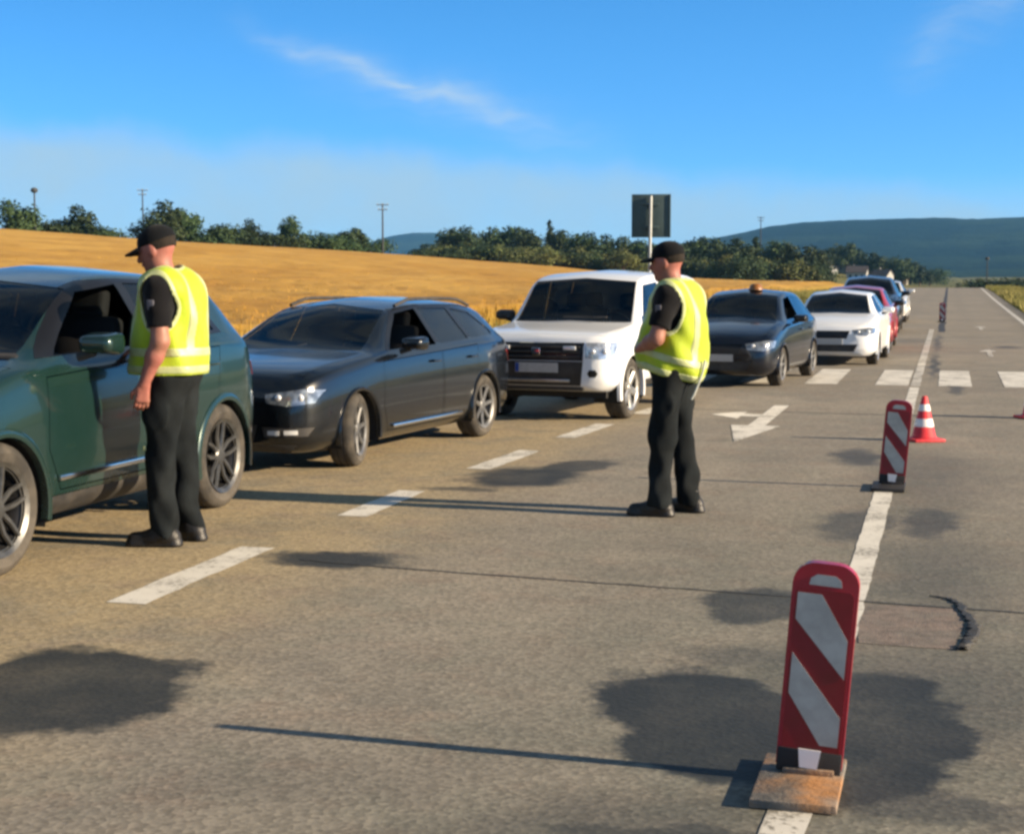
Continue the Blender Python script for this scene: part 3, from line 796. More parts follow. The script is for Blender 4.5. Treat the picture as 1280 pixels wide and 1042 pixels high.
    pl = [(X(b0), yb0*.5), (X(b0)-.05, yb0), (X(b1), yb1), (X(b1), -yb1), (X(b0)-.05, -yb0), (X(b0), -yb0*.5)]
    bok = lambda f: f.normal.z > .25 and f.calc_center_median().x > X(sc+.02)
    nb = carve(bm, inset_poly(pl, .005), 'top', bok); carve(bm, pl, 'top', bok).free()
    orient(nb, mid); thicken(nb, .02); link_mesh('bonnet', shell_mesh(nb, 'bonnet', 30), pm, root)
    # the shell itself
    orient_ok = bm.faces
    link_mesh('body_shell', shell_mesh(bm, 'body_shell', 34), pm, root)
    # engine bay and floor pan so no light leaks through the shut lines
    bi = bmesh.new()
    fl = fB(L/2)+.05
    box(bi, (X((sc+.3)/2)-.05, 0, .46), (sc-.1, P['W']-.30, .38)); bmobj('engine_bay', bi, UNDER, root)
    bi = bmesh.new(); box(bi, (X((sc+L)/2)+.05, 0, fl+.02), (L-sc-.35, P['W']-.72, .10)); bmobj('floor_pan', bi, UNDER, root)
    # ---- number plate, bars, mirrors, rails
    if P.get('plate'):
        px_, pz, pw, ph = P['plate']; bp = bmesh.new(); box(bp, (px_, 0, pz), (.012, pw, ph), bevel=.003); pl_ = bmobj('number_plate', bp, PLATE, root)
        bp = bmesh.new(); box(bp, (px_+.0075, -pw/2+.025, pz), (.004, .04, ph-.012)); bmobj('plate_band', bp, PLATEBLUE, pl_)
    for nm, c, sz, m in P.get('bars', ()):
        bp = bmesh.new(); box(bp, c, sz, bevel=min(sz)*.35); bmobj(nm, bp, m, root, 40)
    mzs, mz = P['mirror']
    for sg in (1, -1):
        my = fW(mzs)+.10; bb = bmesh.new()
        box(bb, (X(mzs), sg*my, mz), (.17, .24, .125), bevel=.05, seg=3)
        for v in bb.verts:
            if v.co.x > X(mzs): v.co.z = mz + (v.co.z-mz)*.78; v.co.y = sg*my + (v.co.y-sg*my)*.85
        mo = bmobj('door_mirror', bb, P.get('mirror_mat') or pm, root, 60)
        bb = bmesh.new(); tube(bb, (X(mzs)+.02, sg*(my-.13), mz-.075), (X(mzs)+.01, sg*(my-.03), mz-.05), .026, .02, 8); bmobj('mirror_arm', bb, PLASTIC, mo, 50)
        bb = bmesh.new(); box(bb, (X(mzs)-.080, sg*my, mz), (.006, .165, .10), bevel=.002); bmobj('mirror_glass', bb, CHROME, mo)
    if P.get('rails'):
        s0, s1, zo, yo, m = P['rails']
        for sg in (1, -1):
            bb = bmesh.new(); pts = []
            for k in range(13):
                u = k/12; s = s0+(s1-s0)*u; zz = fT(s)-.045 + zo*min(1, 6*u, 6*(1-u)); pts.append((X(s), sg*(fR(s)-yo), zz))
            for a, b in zip(pts, pts[1:]): tube(bb, a, b, .017, None, 8)
            bmobj('roof_rail', bb, m, root, 50)
    # ---- cabin
    zs_ = fS((sh+sr)/2)
    if P.get('cabin', True):
        bi = bmesh.new(); box(bi, (X(sc+.30), 0, zs_-.10), (.46, P['W']-.34, .20), bevel=.06); bmobj('dashboard', bi, INTERIOR, root, 40)
        bi = bmesh.new(); lathe(bi, [(.185+.014*math.cos(a), .014*math.sin(a)) for a in np.linspace(0, 2*math.pi, 9)[:-1]], 24, 'Z', closed=True)
        bmesh.ops.rotate(bi, verts=bi.verts, cent=(0,0,0), matrix=Matrix.Rotation(R(-62), 3, 'Y')); tube(bi, (0,0,0), (.16,0,-.08), .03, .03, 8)
        bmobj('steering_wheel', bi, INTERIOR, root, 50, loc=(X(sc+.68), .36, zs_-.04))
        sx0 = sh + .28
        for row, (sx1, ys) in enumerate(((sx0, (.36, -.36)), (sx0+.85, (.42, -.42)))):
            for y in ys:
                bs = bmesh.new(); box(bs, (X(sx1)+.02, y, zs_-.46), (.50, .48, .16), bevel=.05); M = Matrix.Rotation(R(-14), 4, 'Y')
                box(bs, (X(sx1)-.24, y, zs_-.14), (.13, .46, .62), M, bevel=.05); sb = bmobj('seat', bs, INTERIOR, root, 50)
                bs = bmesh.new(); box(bs, (X(sx1)-.33, y, min(zs_+.26, fT(sx1)-.22)), (.10, .25, .19), M, bevel=.045, seg=3); bmobj('headrest', bs, INTERIOR, sb, 60)
    for ax in (0, -wb):
        for sg in (1, -1):
            wheel(root, (ax, sg*(half - P['tw']/2 - .018), wr_), sg, wr_, P['tw'], P['rim'], P.get('steer', 0.0) if ax == 0 else 0.0, P.get('rim_mat'))
    return root
# ------------------------------------------------------------------ the queue of cars
GREEN = paint('metallic_green_paint', (.010,.034,.031), .40, .26, .03)
SLATE = paint('slate_blue_paint', (.0042,.006,.009), .3, .24, .003)
WHITE = paint('white_paint', (.74,.76,.78), .0, .33, .02)
NAVY = paint('dark_blue_paint', (.004,.006,.013), .4, .26, .01)
RED = paint('red_paint', (.34,.018,.030), .2, .3, .08)
BLACKP = paint('black_paint', (.010,.009,.012), .4, .3, .06)
PALE = paint('pale_silver_paint', (.60,.60,.59), .4, .35, .10)
ALLOY2 = pmat('smoked_alloy', (.12,.12,.118), .38, .8, var=.15, scale=14)
QUEUE = 'cars queueing in the left lane'
G, GD = GLASS, GLASS_DARK
crossover = dict(L=4.15, W=1.80, fo=.82, wb=2.56, wr=.350, tw=.235, rim='star', rim_mat=ALLOY2, paint=GREEN, scale=1.03, surround=[(1.30,1.105),(1.97,1.515),(2.45,1.535),(3.0,1.525),(3.36,1.43),(3.52,1.17)], round=.09, arch=.045, lip=.035, lip_mat=GREEN,
    cowl=1.14, header=1.98, rear_header=3.62, rear_base=3.99, bonnet=(.16, 1.08), apillar=.045,
    top=[(0,.70),(.03,.78),(.10,.86),(.25,.94),(.6,1.02),(1.05,1.09),(1.14,1.11),(1.98,1.54),(2.5,1.615),(3.1,1.605),(3.62,1.54),(3.90,1.28),(4.04,1.07),(4.12,.88),(4.15,.72)],
    belt=[(0,.62),(.1,.78),(.3,.88),(.8,.98),(1.2,1.06),(2,1.09),(3.3,1.15),(3.8,1.13),(4.05,.95),(4.15,.66)],
    bottom=[(0,.34),(.1,.26),(.5,.23),(3.5,.23),(3.9,.28),(4.15,.40)],
    width=[(0,.56),(.03,.68),(.08,.76),(.15,.81),(.3,.86),(.6,.893),(1,.90),(3.2,.90),(3.7,.885),(4.0,.81),(4.1,.70),(4.15,.56)],
    roofw=[(0,.5),(.3,.7),(1.0,.75),(1.14,.745),(1.98,.61),(2.6,.61),(3.4,.58),(3.9,.64),(4.15,.45)],
    windows=[([(1.46,1.115),(2.0,1.455),(2.42,1.50),(2.50,1.135)], G), ([(2.585,1.14),(2.52,1.505),(3.0,1.495),(3.30,1.42),(3.42,1.19)], G)], open=[(0,1)],
    doors=[[(1.27,1.01),(1.24,.62),(1.36,.385),(2.47,.385),(2.50,1.065)], [(2.515,1.065),(2.515,.385),(3.0,.385),(3.28,.74),(3.36,1.09)]], handle_z=.98, handle_mat=None, sill=.36,
    front=[('grille', [(-.36,.66),(-.42,.50),(.42,.50),(.36,.66)], GLOSSBLK, -.012, False), ('headlight', [(.44,.78),(.50,.66),(.80,.70),(.84,.80)], LAMPDIM, .004, True), ('air_intake', [(-.40,.44),(-.36,.34),(.36,.34),(.40,.44)], PLASTIC, -.012, False)],
    rear=[('tail_light', [(.40,.98),(.40,.90),(.80,.86),(.84,.96)], TAIL, .006, True)],
    plate=(.83,.47,.52,.11), mirror=(1.62,1.175), mirror_mat=GREEN,
    bars=[('door_moulding', (-1.28, .905, .455), (1.55,.018,.03), CHROME), ('door_moulding', (-1.28, -.905, .455), (1.55,.018,.03), CHROME)])
make_car('crossover_car', 'dark green crossover at the left edge, with an officer at its open window', QUEUE, (-2.70,8.42), 15.9, crossover)

wagon = dict(L=4.6, W=1.80, fo=.88, wb=2.72, wr=.318, tw=.22, rim='ten', paint=SLATE, scale=.97, round=.08, arch=.040, steer=R(14), rim_mat=GREYALLOY, surround=[(1.52,.968),(2.08,1.325),(2.5,1.352),(3.2,1.345),(3.74,1.28),(4.06,1.05)],
    cowl=1.22, header=2.05, rear_header=4.02, rear_base=4.38, bonnet=(.16, 1.17),
    top=[(0,.66),(.04,.75),(.12,.825),(.3,.88),(.8,.945),(1.2,.985),(1.22,.99),(2.05,1.375),(2.6,1.43),(3.4,1.42),(4.02,1.36),(4.33,1.12),(4.5,.93),(4.6,.70)],
    belt=[(0,.58),(.1,.73),(.3,.81),(.9,.89),(1.3,.935),(3.8,1.0),(4.3,.98),(4.5,.86),(4.6,.62)],
    bottom=[(0,.27),(.1,.19),(.5,.17),(4,.18),(4.4,.24),(4.6,.36)],
    width=[(0,.58),(.03,.68),(.08,.76),(.16,.82),(.3,.865),(.6,.893),(1.0,.90),(3.6,.90),(4.2,.86),(4.45,.78),(4.57,.66),(4.6,.55)],
    roofw=[(0,.5),(.3,.7),(1.0,.76),(1.22,.745),(2.05,.585),(3,.585),(4.0,.56),(4.4,.63),(4.6,.45)],
    windows=[([(1.60,.975),(2.10,1.285),(2.50,1.325),(2.55,.985)], G), ([(2.64,.99),(2.58,1.325),(3.2,1.315),(3.32,1.01)], GD), ([(3.40,1.015),(3.30,1.305),(3.72,1.255),(4.0,1.08),(3.98,1.03)], GD)], open=[(0,1)],
    doors=[[(1.36,.885),(1.32,.50),(1.42,.26),(2.56,.26),(2.58,.925)], [(2.595,.925),(2.595,.26),(3.12,.26),(3.38,.60),(3.44,.955)]], handle_z=.84,
    front=[('grille', [(-.33,.675),(-.27,.48),(.27,.48),(.33,.675)], GLOSSBLK, -.012, False), ('headlight', [(.47,.670),(.49,.600),(.68,.575),(.83,.60),(.855,.70),(.78,.715)], LAMP, .004, True),
           ('fog_light', [(.50,.375),(.50,.340),(.60,.340),(.60,.375)], FOGLAMP, .006, True), ('fog_light', [(.64,.378),(.64,.343),(.74,.345),(.74,.380)], FOGLAMP, .006, True), ('air_intake', [(-.40,.42),(-.36,.27),(.36,.27),(.40,.42)], PLASTIC, -.012, False), ('bumper_insert', [(.44,.405),(.46,.315),(.80,.325),(.835,.40)], PLASTIC, -.006, True), ('bumper_lip', [(-.72,.255),(-.60,.15),(.60,.15),(.72,.255)], PLASTIC, .004, False)],
    rear=[('tail_light', [(.46,.88),(.48,.76),(.80,.74),(.84,.86)], TAIL, .006, True)],
    plate=(.885,.44,.52,.11), mirror=(1.72,1.03), rails=(2.2,3.95,.028,.03,PLASTIC),
    bars=[('grille_trim', (.872, 0, .683), (.03,.66,.018), CHROME), 
          ('side_moulding', (-1.36, .898, .30), (1.5,.02,.03), CHROME), ('side_moulding', (-1.36, -.898, .30), (1.5,.02,.03), CHROME)] + [('grille_slat', (.872, y, .575), (.014,.012,.17), CHROME) for y in (-.24,-.16,-.08,0,.08,.16,.24)])
make_car('estate_car', 'dark slate estate car with roof rails, behind the green crossover', QUEUE, (-1.27,13.30), 22.5, wagon)

boxy = dict(L=4.3, W=1.80, fo=.78, wb=2.5, wr=.355, tw=.24, rim='six', paint=WHITE, scale=.955, round=.06, arch=.05, lip=.05, crown=.035,
    cowl=1.15, header=1.72, rear_header=4.10, rear_base=4.26, bonnet=(.10, 1.10), bonnet_in=.08,
    top=[(0,.88),(.03,.95),(.10,1.0),(.3,1.035),(.9,1.09),(1.15,1.12),(1.72,1.63),(2.0,1.69),(2.6,1.72),(3.8,1.70),(4.10,1.66),(4.22,1.30),(4.28,1.0),(4.3,.85)],
    belt=[(0,.82),(.1,.94),(.3,.985),(.9,1.02),(1.3,1.05),(4,1.07),(4.25,.98),(4.3,.80)],
    bottom=[(0,.42),(.1,.36),(.4,.33),(3.8,.33),(4.3,.42)],
    width=[(0,.66),(.02,.74),(.06,.80),(.12,.845),(.25,.88),(.6,.90),(3.9,.90),(4.15,.86),(4.27,.80),(4.3,.74)],
    roofw=[(0,.6),(.3,.75),(1.0,.79),(1.15,.79),(1.72,.69),(2.5,.69),(4.0,.67),(4.2,.72),(4.3,.6)],
    windows=[([(1.44,1.10),(1.74,1.54),(2.28,1.575),(2.30,1.10)], G), ([(2.38,1.105),(2.36,1.575),(3.1,1.575),(3.1,1.105)], GD), ([(3.2,1.105),(3.2,1.57),(3.9,1.55),(3.95,1.13)], GD)],
    doors=[[(1.22,1.0),(1.22,.62),(1.34,.45),(2.32,.45),(2.33,1.02)], [(2.345,1.02),(2.345,.45),(2.80,.45),(3.10,.80),(3.14,1.03)]], handle_z=.94, handle_mat=None, sill=.43,
    front=[('grille', [(-.565,.905),(-.555,.70),(.555,.70),(.565,.905)], GLOSSBLK, -.014, False), ('bumper_insert', [(-.555,.695),(-.53,.42),(.53,.42),(.555,.695)], PLASTIC, -.006, False),
           ('headlight', [(.585,.905),(.585,.735),(.80,.72),(.868,.77),(.868,.91)], LAMPLIGHT, .004, True), ('fog_light', [(.63,.60),(.605,.56),(.63,.52),(.70,.52),(.725,.56),(.70,.60)], GLOSSBLK, .003, True)],
    rear=[('tail_light', [(.70,1.02),(.70,.80),(.82,.80),(.84,1.0)], TAIL, .006, True)],
    plate=(.785,.62,.52,.11), mirror=(1.50,1.17), mirror_mat=PLASTIC,
    bars=[('grille_bar', (.775, 0, z), (.03,1.04,.026), PLASTIC) for z in (.745,.80,.855)] + [('grille_lamp', (.79, y, .845), (.03,.15,.045), FOGLAMP) for y in (-.40,.40)] + [('grille_emblem', (.80,0,.80), (.02,.10,.09), CHROME)] +
         [('bumper_lip', (.775, 0, .475), (.04,.80,.035), SILVER), ('skid_plate', (.70, 0, .395), (.14,1.10,.06), PLASTIC), ('wiper', (-.30,.2,1.165), (.03,.55,.02), PLASTIC)])
make_car('off_road_car', 'white boxy off-road car with a black grille in the queue', QUEUE, (1.33,17.70), 22.0, boxy)

hatch = dict(L=4.25, W=1.78, fo=.85, wb=2.62, wr=.315, tw=.21, rim='ten', round=.08, arch=.040,
    cowl=1.15, header=1.95, rear_header=3.62, rear_base=4.05, bonnet=(.15, 1.10),
    top=[(0,.64),(.04,.73),(.12,.80),(.3,.86),(.8,.95),(1.15,1.0),(1.95,1.39),(2.4,1.445),(3.1,1.43),(3.62,1.36),(3.98,1.08),(4.15,.92),(4.25,.70)],
    belt=[(0,.56),(.1,.70),(.3,.78),(.9,.89),(1.3,.945),(3.5,1.01),(4.0,.97),(4.17,.86),(4.25,.62)],
    bottom=[(0,.28),(.1,.20),(.5,.18),(3.6,.19),(4.0,.24),(4.25,.36)],
    width=[(0,.57),(.03,.67),(.08,.75),(.16,.81),(.3,.855),(.6,.883),(1.0,.89),(3.3,.89),(3.9,.85),(4.1,.78),(4.22,.66),(4.25,.55)],
    roofw=[(0,.5),(.3,.7),(1.0,.75),(1.15,.735),(1.95,.59),(3,.59),(3.6,.56),(4.0,.63),(4.25,.45)],
    windows=[([(1.52,.99),(2.0,1.30),(2.38,1.335),(2.44,1.0)], G), ([(2.52,1.005),(2.46,1.335),(3.1,1.325),(3.42,1.20),(3.45,1.04)], GD)],
    doors=[[(1.30,.90),(1.26,.50),(1.36,.28),(2.44,.28),(2.46,.94)], [(2.475,.94),(2.475,.28),(2.98,.28),(3.24,.62),(3.30,.97)]], handle_z=.86,
    front=[('grille', [(-.40,.68),(-.34,.53),(.34,.53),(.40,.68)], GLOSSBLK, -.012, False), ('headlight', [(.44,.69),(.48,.60),(.72,.58),(.845,.63),(.85,.73),(.76,.74)], LAMP, .004, True),
           ('air_intake', [(-.55,.42),(-.48,.28),(.48,.28),(.55,.42)], PLASTIC, -.012, False)],
    rear=[('tail_light', [(.46,.90),(.48,.78),(.78,.76),(.82,.88)], TAIL, .006, True)],
    plate=(.858,.47,.52,.11), mirror=(1.64,1.05))
suv2 = dict(hatch, rim_mat=GREYALLOY, scale=.90, paint=NAVY, mirror_mat=GLOSSBLK, open=[(0,1)], cabin=True)
for k, f in (('top', 1.055), ('belt', 1.03)): suv2[k] = [(s, z*f if s > .9 else z*(1+(f-1)*s/.9)) for s, z in hatch[k]]
suv2['windows'] = [([(s, z*1.045) for s, z in p], m) for p, m in hatch['windows']]
c4 = make_car('hatchback_car', 'dark blue hatchback with an amber lamp on its roof', QUEUE, (3.88,22.86), 21.0, suv2)
AMBER = pmat('amber_plastic', (.22,.085,.012), .4, coat=.5)
bb = bmesh.new(); lathe(bb, [(.12,0),(.12,.015),(.11,.035),(.095,.075),(.07,.10),(.001,.108)], 20, 'Z'); bmobj('roof_lamp', bb, AMBER, c4, 50, loc=(-1.35, .12, 1.500))
white2 = dict(hatch, scale=.90, paint=WHITE, rim='multi')
make_car('saloon_car', 'white car by the zebra crossing, behind the dark blue hatchback', QUEUE, (6.45,28.15), 17.5, white2)
red = dict(hatch, mirror_mat=GLOSSBLK, scale=.93, paint=RED, cabin=False)
make_car('small_car', 'red car half hidden behind the white car at the crossing', QUEUE, (7.86,33.10), 15.5, red)
van = dict(suv2, scale=1.0, paint=BLACKP, cabin=False, open=())
make_car('tall_car', 'dark car farther back, its roof showing above the red car', QUEUE, tuple(rp(44.0, .80))[:2], 15.2, van)
pale = dict(hatch, scale=.95, paint=PALE, cabin=False)
make_car('distant_car', 'pale silver car at the far end of the visible queue', QUEUE, tuple(rp(53.5, .85))[:2], 15.2, pale)
# ------------------------------------------------------------------ figures: smooth blended volumes turned into one skin
def smin(a, b, k):
    h = np.maximum(k-np.abs(a-b), 0)/k
    return np.minimum(a, b) - h*h*k*.25
class Vol:
    def __init__(s, lo, hi, h):
        s.h = h; s.lo = np.array(lo, float); n = np.ceil((np.array(hi)-s.lo)/h).astype(int)+1
        s.ax = [s.lo[i]+h*np.arange(n[i]) for i in range(3)]; s.F = np.full(n, .5, np.float32)
    def pts(s, sl): return np.meshgrid(*[s.ax[i][sl[i]] for i in range(3)], indexing='ij')
    def region(s, lo, hi):
        return tuple(slice(max(0, int((lo[i]-s.lo[i])/s.h)), max(0, min(len(s.ax[i]), int((hi[i]-s.lo[i])/s.h)+2))) for i in range(3))
    def add(s, prim, k=.03, op='add'):
        fn, lo, hi = prim; sl = s.region(np.array(lo)-.09, np.array(hi)+.09)
        if any(q.stop <= q.start for q in sl): return
        d = fn(*s.pts(sl)).astype(np.float32)
        if op == 'add': s.F[sl] = smin(s.F[sl], d, k)
        elif op == 'sub': s.F[sl] = -smin(-s.F[sl], d, k)
    def clip(s, fn):
        s.F = np.maximum(s.F, fn(*s.pts((slice(None),)*3)).astype(np.float32))
    def mesh(s, name):
        F = s.F; nx, ny, nz = F.shape; ins = F < 0
        c = [ins[i:nx-1+i, j:ny-1+j, k:nz-1+k] for i in (0,1) for j in (0,1) for k in (0,1)]
        tot = sum(x.astype(np.int8) for x in c); cells = np.argwhere((tot > 0) & (tot < 8))
        vid = np.full((nx-1, ny-1, nz-1), -1, np.int64); vid[tuple(cells.T)] = np.arange(len(cells))
        off = np.array([(i,j,k) for i in (0,1) for j in (0,1) for k in (0,1)])
        val = np.stack([F[tuple((cells+o).T)] for o in off], 1)
        acc = np.zeros((len(cells), 3)); cnt = np.zeros(len(cells))
        for a in range(8):
            for b in range(a+1, 8):
                if np.abs(off[a]-off[b]).sum() != 1: continue
                m = (val[:,a] < 0) != (val[:,b] < 0); t = val[m,a]/(val[m,a]-val[m,b])
                acc[m] += off[a]+(off[b]-off[a])*t[:,None]; cnt[m] += 1
        V = s.lo + s.h*(cells + acc/cnt[:,None]); Q = []
        for ax in range(3):
            n1 = [slice(None)]*3; n2 = [slice(None)]*3; n1[ax] = slice(0,-1); n2[ax] = slice(1,None)
            A, B = ins[tuple(n1)], ins[tuple(n2)]; e = np.argwhere(A != B); u, w = [q for q in range(3) if q != ax]
            ok = (e[:,u] > 0) & (e[:,w] > 0) & (e[:,u] < F.shape[u]-1) & (e[:,w] < F.shape[w]-1); e = e[ok]
            du = np.zeros(3, int); dw = np.zeros(3, int); du[u] = 1; dw[w] = 1
            q = np.stack([vid[tuple((e-du-dw).T)], vid[tuple((e-dw).T)], vid[tuple(e.T)], vid[tuple((e-du).T)]], 1)
            fl = A[tuple(e.T)] ^ (ax == 1); q[~fl] = q[~fl][:, ::-1]; Q.append(q)
        Q = np.concatenate(Q); me = bpy.data.meshes.new(name)
        me.from_pydata(V.tolist(), [], Q.tolist()); me.update()
        me.polygons.foreach_set('use_smooth', [True]*len(me.polygons))
        return me
def rc(a, b, ra, rb, infl=0.0):
    a = np.array(a, float); b = np.array(b, float); ra += infl; rb += infl; ba = b-a; L2 = max(1e-9, ba@ba); m = max(ra, rb)
    def fn(x, y, z):
        px, py, pz = x-a[0], y-a[1], z-a[2]; t = np.clip((px*ba[0]+py*ba[1]+pz*ba[2])/L2, 0, 1)
        return np.sqrt((px-ba[0]*t)**2+(py-ba[1]*t)**2+(pz-ba[2]*t)**2) - (ra+(rb-ra)*t)
    return fn, np.minimum(a, b)-m, np.maximum(a, b)+m
def el_(c, r, rot=None, infl=0.0):
    c = np.array(c, float); r = np.array(r, float)+infl; M = np.array((rot or Matrix.Identity(3)).transposed()); m = r.max()
    def fn(x, y, z):
        p = [x-c[0], y-c[1], z-c[2]]; q = [M[i][0]*p[0]+M[i][1]*p[1]+M[i][2]*p[2] for i in range(3)]
        k0 = np.sqrt(sum((q[i]/r[i])**2 for i in range(3))); k1 = np.sqrt(sum((q[i]/r[i]**2)**2 for i in range(3)))+1e-9
        return k0*(k0-1)/k1
    return fn, c-m, c+m
def wrinkle(amp, fx, fz, seed):
    r = np.random.RandomState(seed); ph = r.uniform(0, 6.28, 12)
    def fn(x, y, z):
        w = 0
        for k in range(4):
            w = w + np.sin(fz*(1+.37*k)*z + fx*(np.sin(ph[k])*x+np.cos(ph[k])*y)*(1+.5*k) + ph[k+4] + 1.5*np.sin(7*x+9*y+ph[k+8]))/(1+.6*k)
        return amp*w
    return fn

SKIN = pmat('skin', (.29,.130,.092), .55, var=.12, scale=14, spec=.4, bump=.15, bscale=80, col2=(.31,.112,.088))
SHIRT = pmat('black_shirt_cloth', (.005,.005,.0065), .9, spec=.12, var=.2, scale=10, bump=.3, bscale=120, sheen=.1)
TROUSER = pmat('dark_uniform_cloth', (.006,.008,.0095), .9, var=.3, scale=7, bump=.35, bscale=110, spec=.15, col2=(.012,.015,.017))
BOOT = pmat('black_boot_leather', (.008,.007,.007), .5, var=.25, scale=14, bump=.3, bscale=60)
CAPM = pmat('black_cap_cloth', (.005,.006,.008), .9, spec=.12, var=.2, scale=12, bump=.3, bscale=120, sheen=.05)
HAIR = pmat('short_dark_hair', (.020,.015,.012), .8, spec=.2, var=.3, scale=60, bump=.5, bscale=150)
VEST = pmat('fluorescent_vest_cloth', (.335,.435,.004), .65, var=.08, scale=8, bump=.25, bscale=90, sheen=.2)
REFL = pmat('reflective_tape', (.42,.46,.22), .45, .05, var=.1, scale=20)
BADGE = pmat('grey_badge', (.09,.09,.115), .6, var=.2, scale=30)
EYEW = pmat('eye', (.02,.015,.012), .2)
LANYARD = pmat('white_cord', (.42,.44,.40), .5)

def officer(label, loc, rz, scale, pose):
    root = empty('person', loc, rz, scale); tag(root, label, 'person', 'uniformed officers in hi-vis vests')
    J = pose; hd = np.array(J['head']); pitch = Matrix.Rotation(R(J['nod']), 3, 'Y'); h = .0065
    def hp(x, y, z):    # a point in the head's own frame
        v = pitch @ Vector((x, y, z)); return (hd[0]+v.x, hd[1]+v.y, hd[2]+v.z)
    belly = J['belly']
    def torso(i=0.0):
        return [el_((0,0,.98), (.145,.175,.13), infl=i), el_((.02+belly*.5,0,1.12), (.150+belly*.6,.178,.15), infl=i), el_((-.01+belly*.2,0,1.28), (.150,.190,.18), infl=i), rc((-.01,.12,1.40),(-.01,-.12,1.40),.115,.115,i), rc((-.015,.175,1.43),(-.015,-.175,1.43),.068,.068,i)]
    # ---- the body: one continuous skin
    v = Vol((-.40,-.48,-.01), (.55,.48,1.90), h)
    for p in torso(-.012): v.add(p, .05)
    for sg in (1, -1):
        hip, kn, an = (np.array(J[k+('l' if sg > 0 else 'r')]) for k in ('hip_','knee_','ankle_'))
        v.add(rc(hip, kn, .092, .060), .05); v.add(rc(kn, an, .062, .040), .03); v.add(rc(an, an+np.array([.07,0,-.05]), .040, .030), .03)
        sh, eb, wr2, tip = (np.array(J[k+('l' if sg > 0 else 'r')]) for k in ('sh_','el_','wr_','tip_'))
        v.add(rc(sh, eb, .060, .046), .04); v.add(rc(eb, eb+(wr2-eb)*.35, .047, .046), .03); v.add(rc(eb+(wr2-eb)*.35, wr2, .046, .030), .03)
        # hand: palm, four unequal bent fingers, thumb from the side of the palm
        ax = (tip-wr2)/np.linalg.norm(tip-wr2); up = np.array(J['palm_'+('l' if sg > 0 else 'r')], float); up -= ax*(up@ax); up /= np.linalg.norm(up); sdv = np.cross(ax, up)
        pc = wr2 + ax*.055
        for q in (-.026, -.009, .009, .026): v.add(rc(wr2+ax*.012+sdv*q*.6, wr2+ax*.092+sdv*q, .017, .0145), .016)
        for q, ln in ((-.031,.066),(-.0105,.078),(.0105,.074),(.031,.056)):
            b0 = wr2+ax*.092+sdv*q; b1 = b0+ax*ln*.5+up*ln*.14; b2 = b1+ax*ln*.30+up*ln*.34
            v.add(rc(b0, b1, .0105, .0095), .006); v.add(rc(b1, b2, .0095, .008), .005)
        tb = wr2+ax*.030-sdv*.028; t1 = tb-sdv*.026+ax*.030+up*.014; t2 = t1+ax*.034+up*.012
        v.add(rc(tb, t1, .0145, .0115), .014); v.add(rc(t1, t2, .0115, .0095), .006)
    nk = np.array(J['neck']); v.add(rc(nk-np.array([0,0,.04]), hd+np.array([-.015,0,-.05]), .066, .060), .05)
    v.add(el_(hd+np.array([-.008,0,.025]), (.102,.078,.098), pitch), .03); v.add(el_(hp(.022,0,-.040), (.070,.060,.078), pitch), .05)
    v.add(rc(hp(.070,0,-.098), hp(.040,0,-.094), .026, .040), .03)             # jaw and chin
    v.add(rc(hp(.088,0,.012), hp(.112,0,-.030), .011, .0155), .014)           # nose
    for sg in (1, -1):
        v.add(el_(hp(-.004, sg*.078, -.012), (.024,.011,.034), pitch), .010)    # ear
        v.add(rc(hp(.086, sg*.012, .026), hp(.074, sg*.046, .024), .011, .010), .014)  # brow
        v.add(el_(hp(.096, sg*.031, .004), (.014,.014,.009), pitch), .010, 'sub')
    v.add(rc(hp(.094, .020, -.062), hp(.094, -.020, -.062), .0085, .0085), .012); v.add(rc(hp(.105, .022, -.0575), hp(.105, -.022, -.0575), .0035, .0035), .006, 'sub')
    body = link_mesh('body', v.mesh('body'), SKIN, root)
    be = bmesh.new()
    for sg in (1, -1): ball(be, hp(.083, sg*.031, .004), (.012,.012,.010), 10)
    bmobj('eyes', be, EYEW, body, 60)
    # ---- hair below the cap
    v = Vol(hd-.16, hd+.17, .005)
    v.add(el_(hd+np.array([-.012,0,.025]), (.107,.083,.101), pitch), .01)
    M = np.array(pitch.transposed())
    def hf(x, y, z): p = [x-hd[0], y-hd[1], z-hd[2]]; return [M[i][0]*p[0]+M[i][1]*p[1]+M[i][2]*p[2] for i in range(3)]
    def hclip(x, y, z):
        a, b, c = hf(x, y, z); return np.maximum(np.maximum(a-.045, -.020-c + np.maximum(0, a+.03)*1.1), np.where(c < .03, a+.012-.25*np.abs(b), -1.0)*.7)
    v.clip(hclip); link_mesh('hair', v.mesh('hair'), HAIR, root)
    # ---- cap with a curved peak
    v = Vol(hd-.19, hd+.25, .005)
    v.add(el_(hd+np.array([-.008,0,.040]), (.114,.090,.092), pitch), .01)
    def cc(x, y, z): a, b, c = hf(x, y, z); return .036-c-.010*np.cos(a*9)
    v.clip(cc)
    vb = Vol(hd-.19, hd+.25, .005); 
    def brim(x, y, z):
        a, b, c = hf(x, y, z); r = np.sqrt(((a-.075)/1.25)**2+b**2); zz = .036 - .9*b*b*4 - .16*np.maximum(0, a-.09)
        return np.maximum(np.maximum(r-.084, np.abs(c-zz)-.006), .06-a)
    vb.F = brim(*vb.pts((slice(None),)*3)).astype(np.float32)
    cap = link_mesh('cap', v.mesh('cap'), CAPM, root); link_mesh('cap_peak', vb.mesh('cap_peak'), CAPM, cap)
    # ---- shirt: collar and short sleeves
    v = Vol((-.36,-.44,1.05), (.32,.44,1.64), .007); wk = wrinkle(.0022, 26, 34, 5)
    for p in torso(.006): v.add(p, .05)
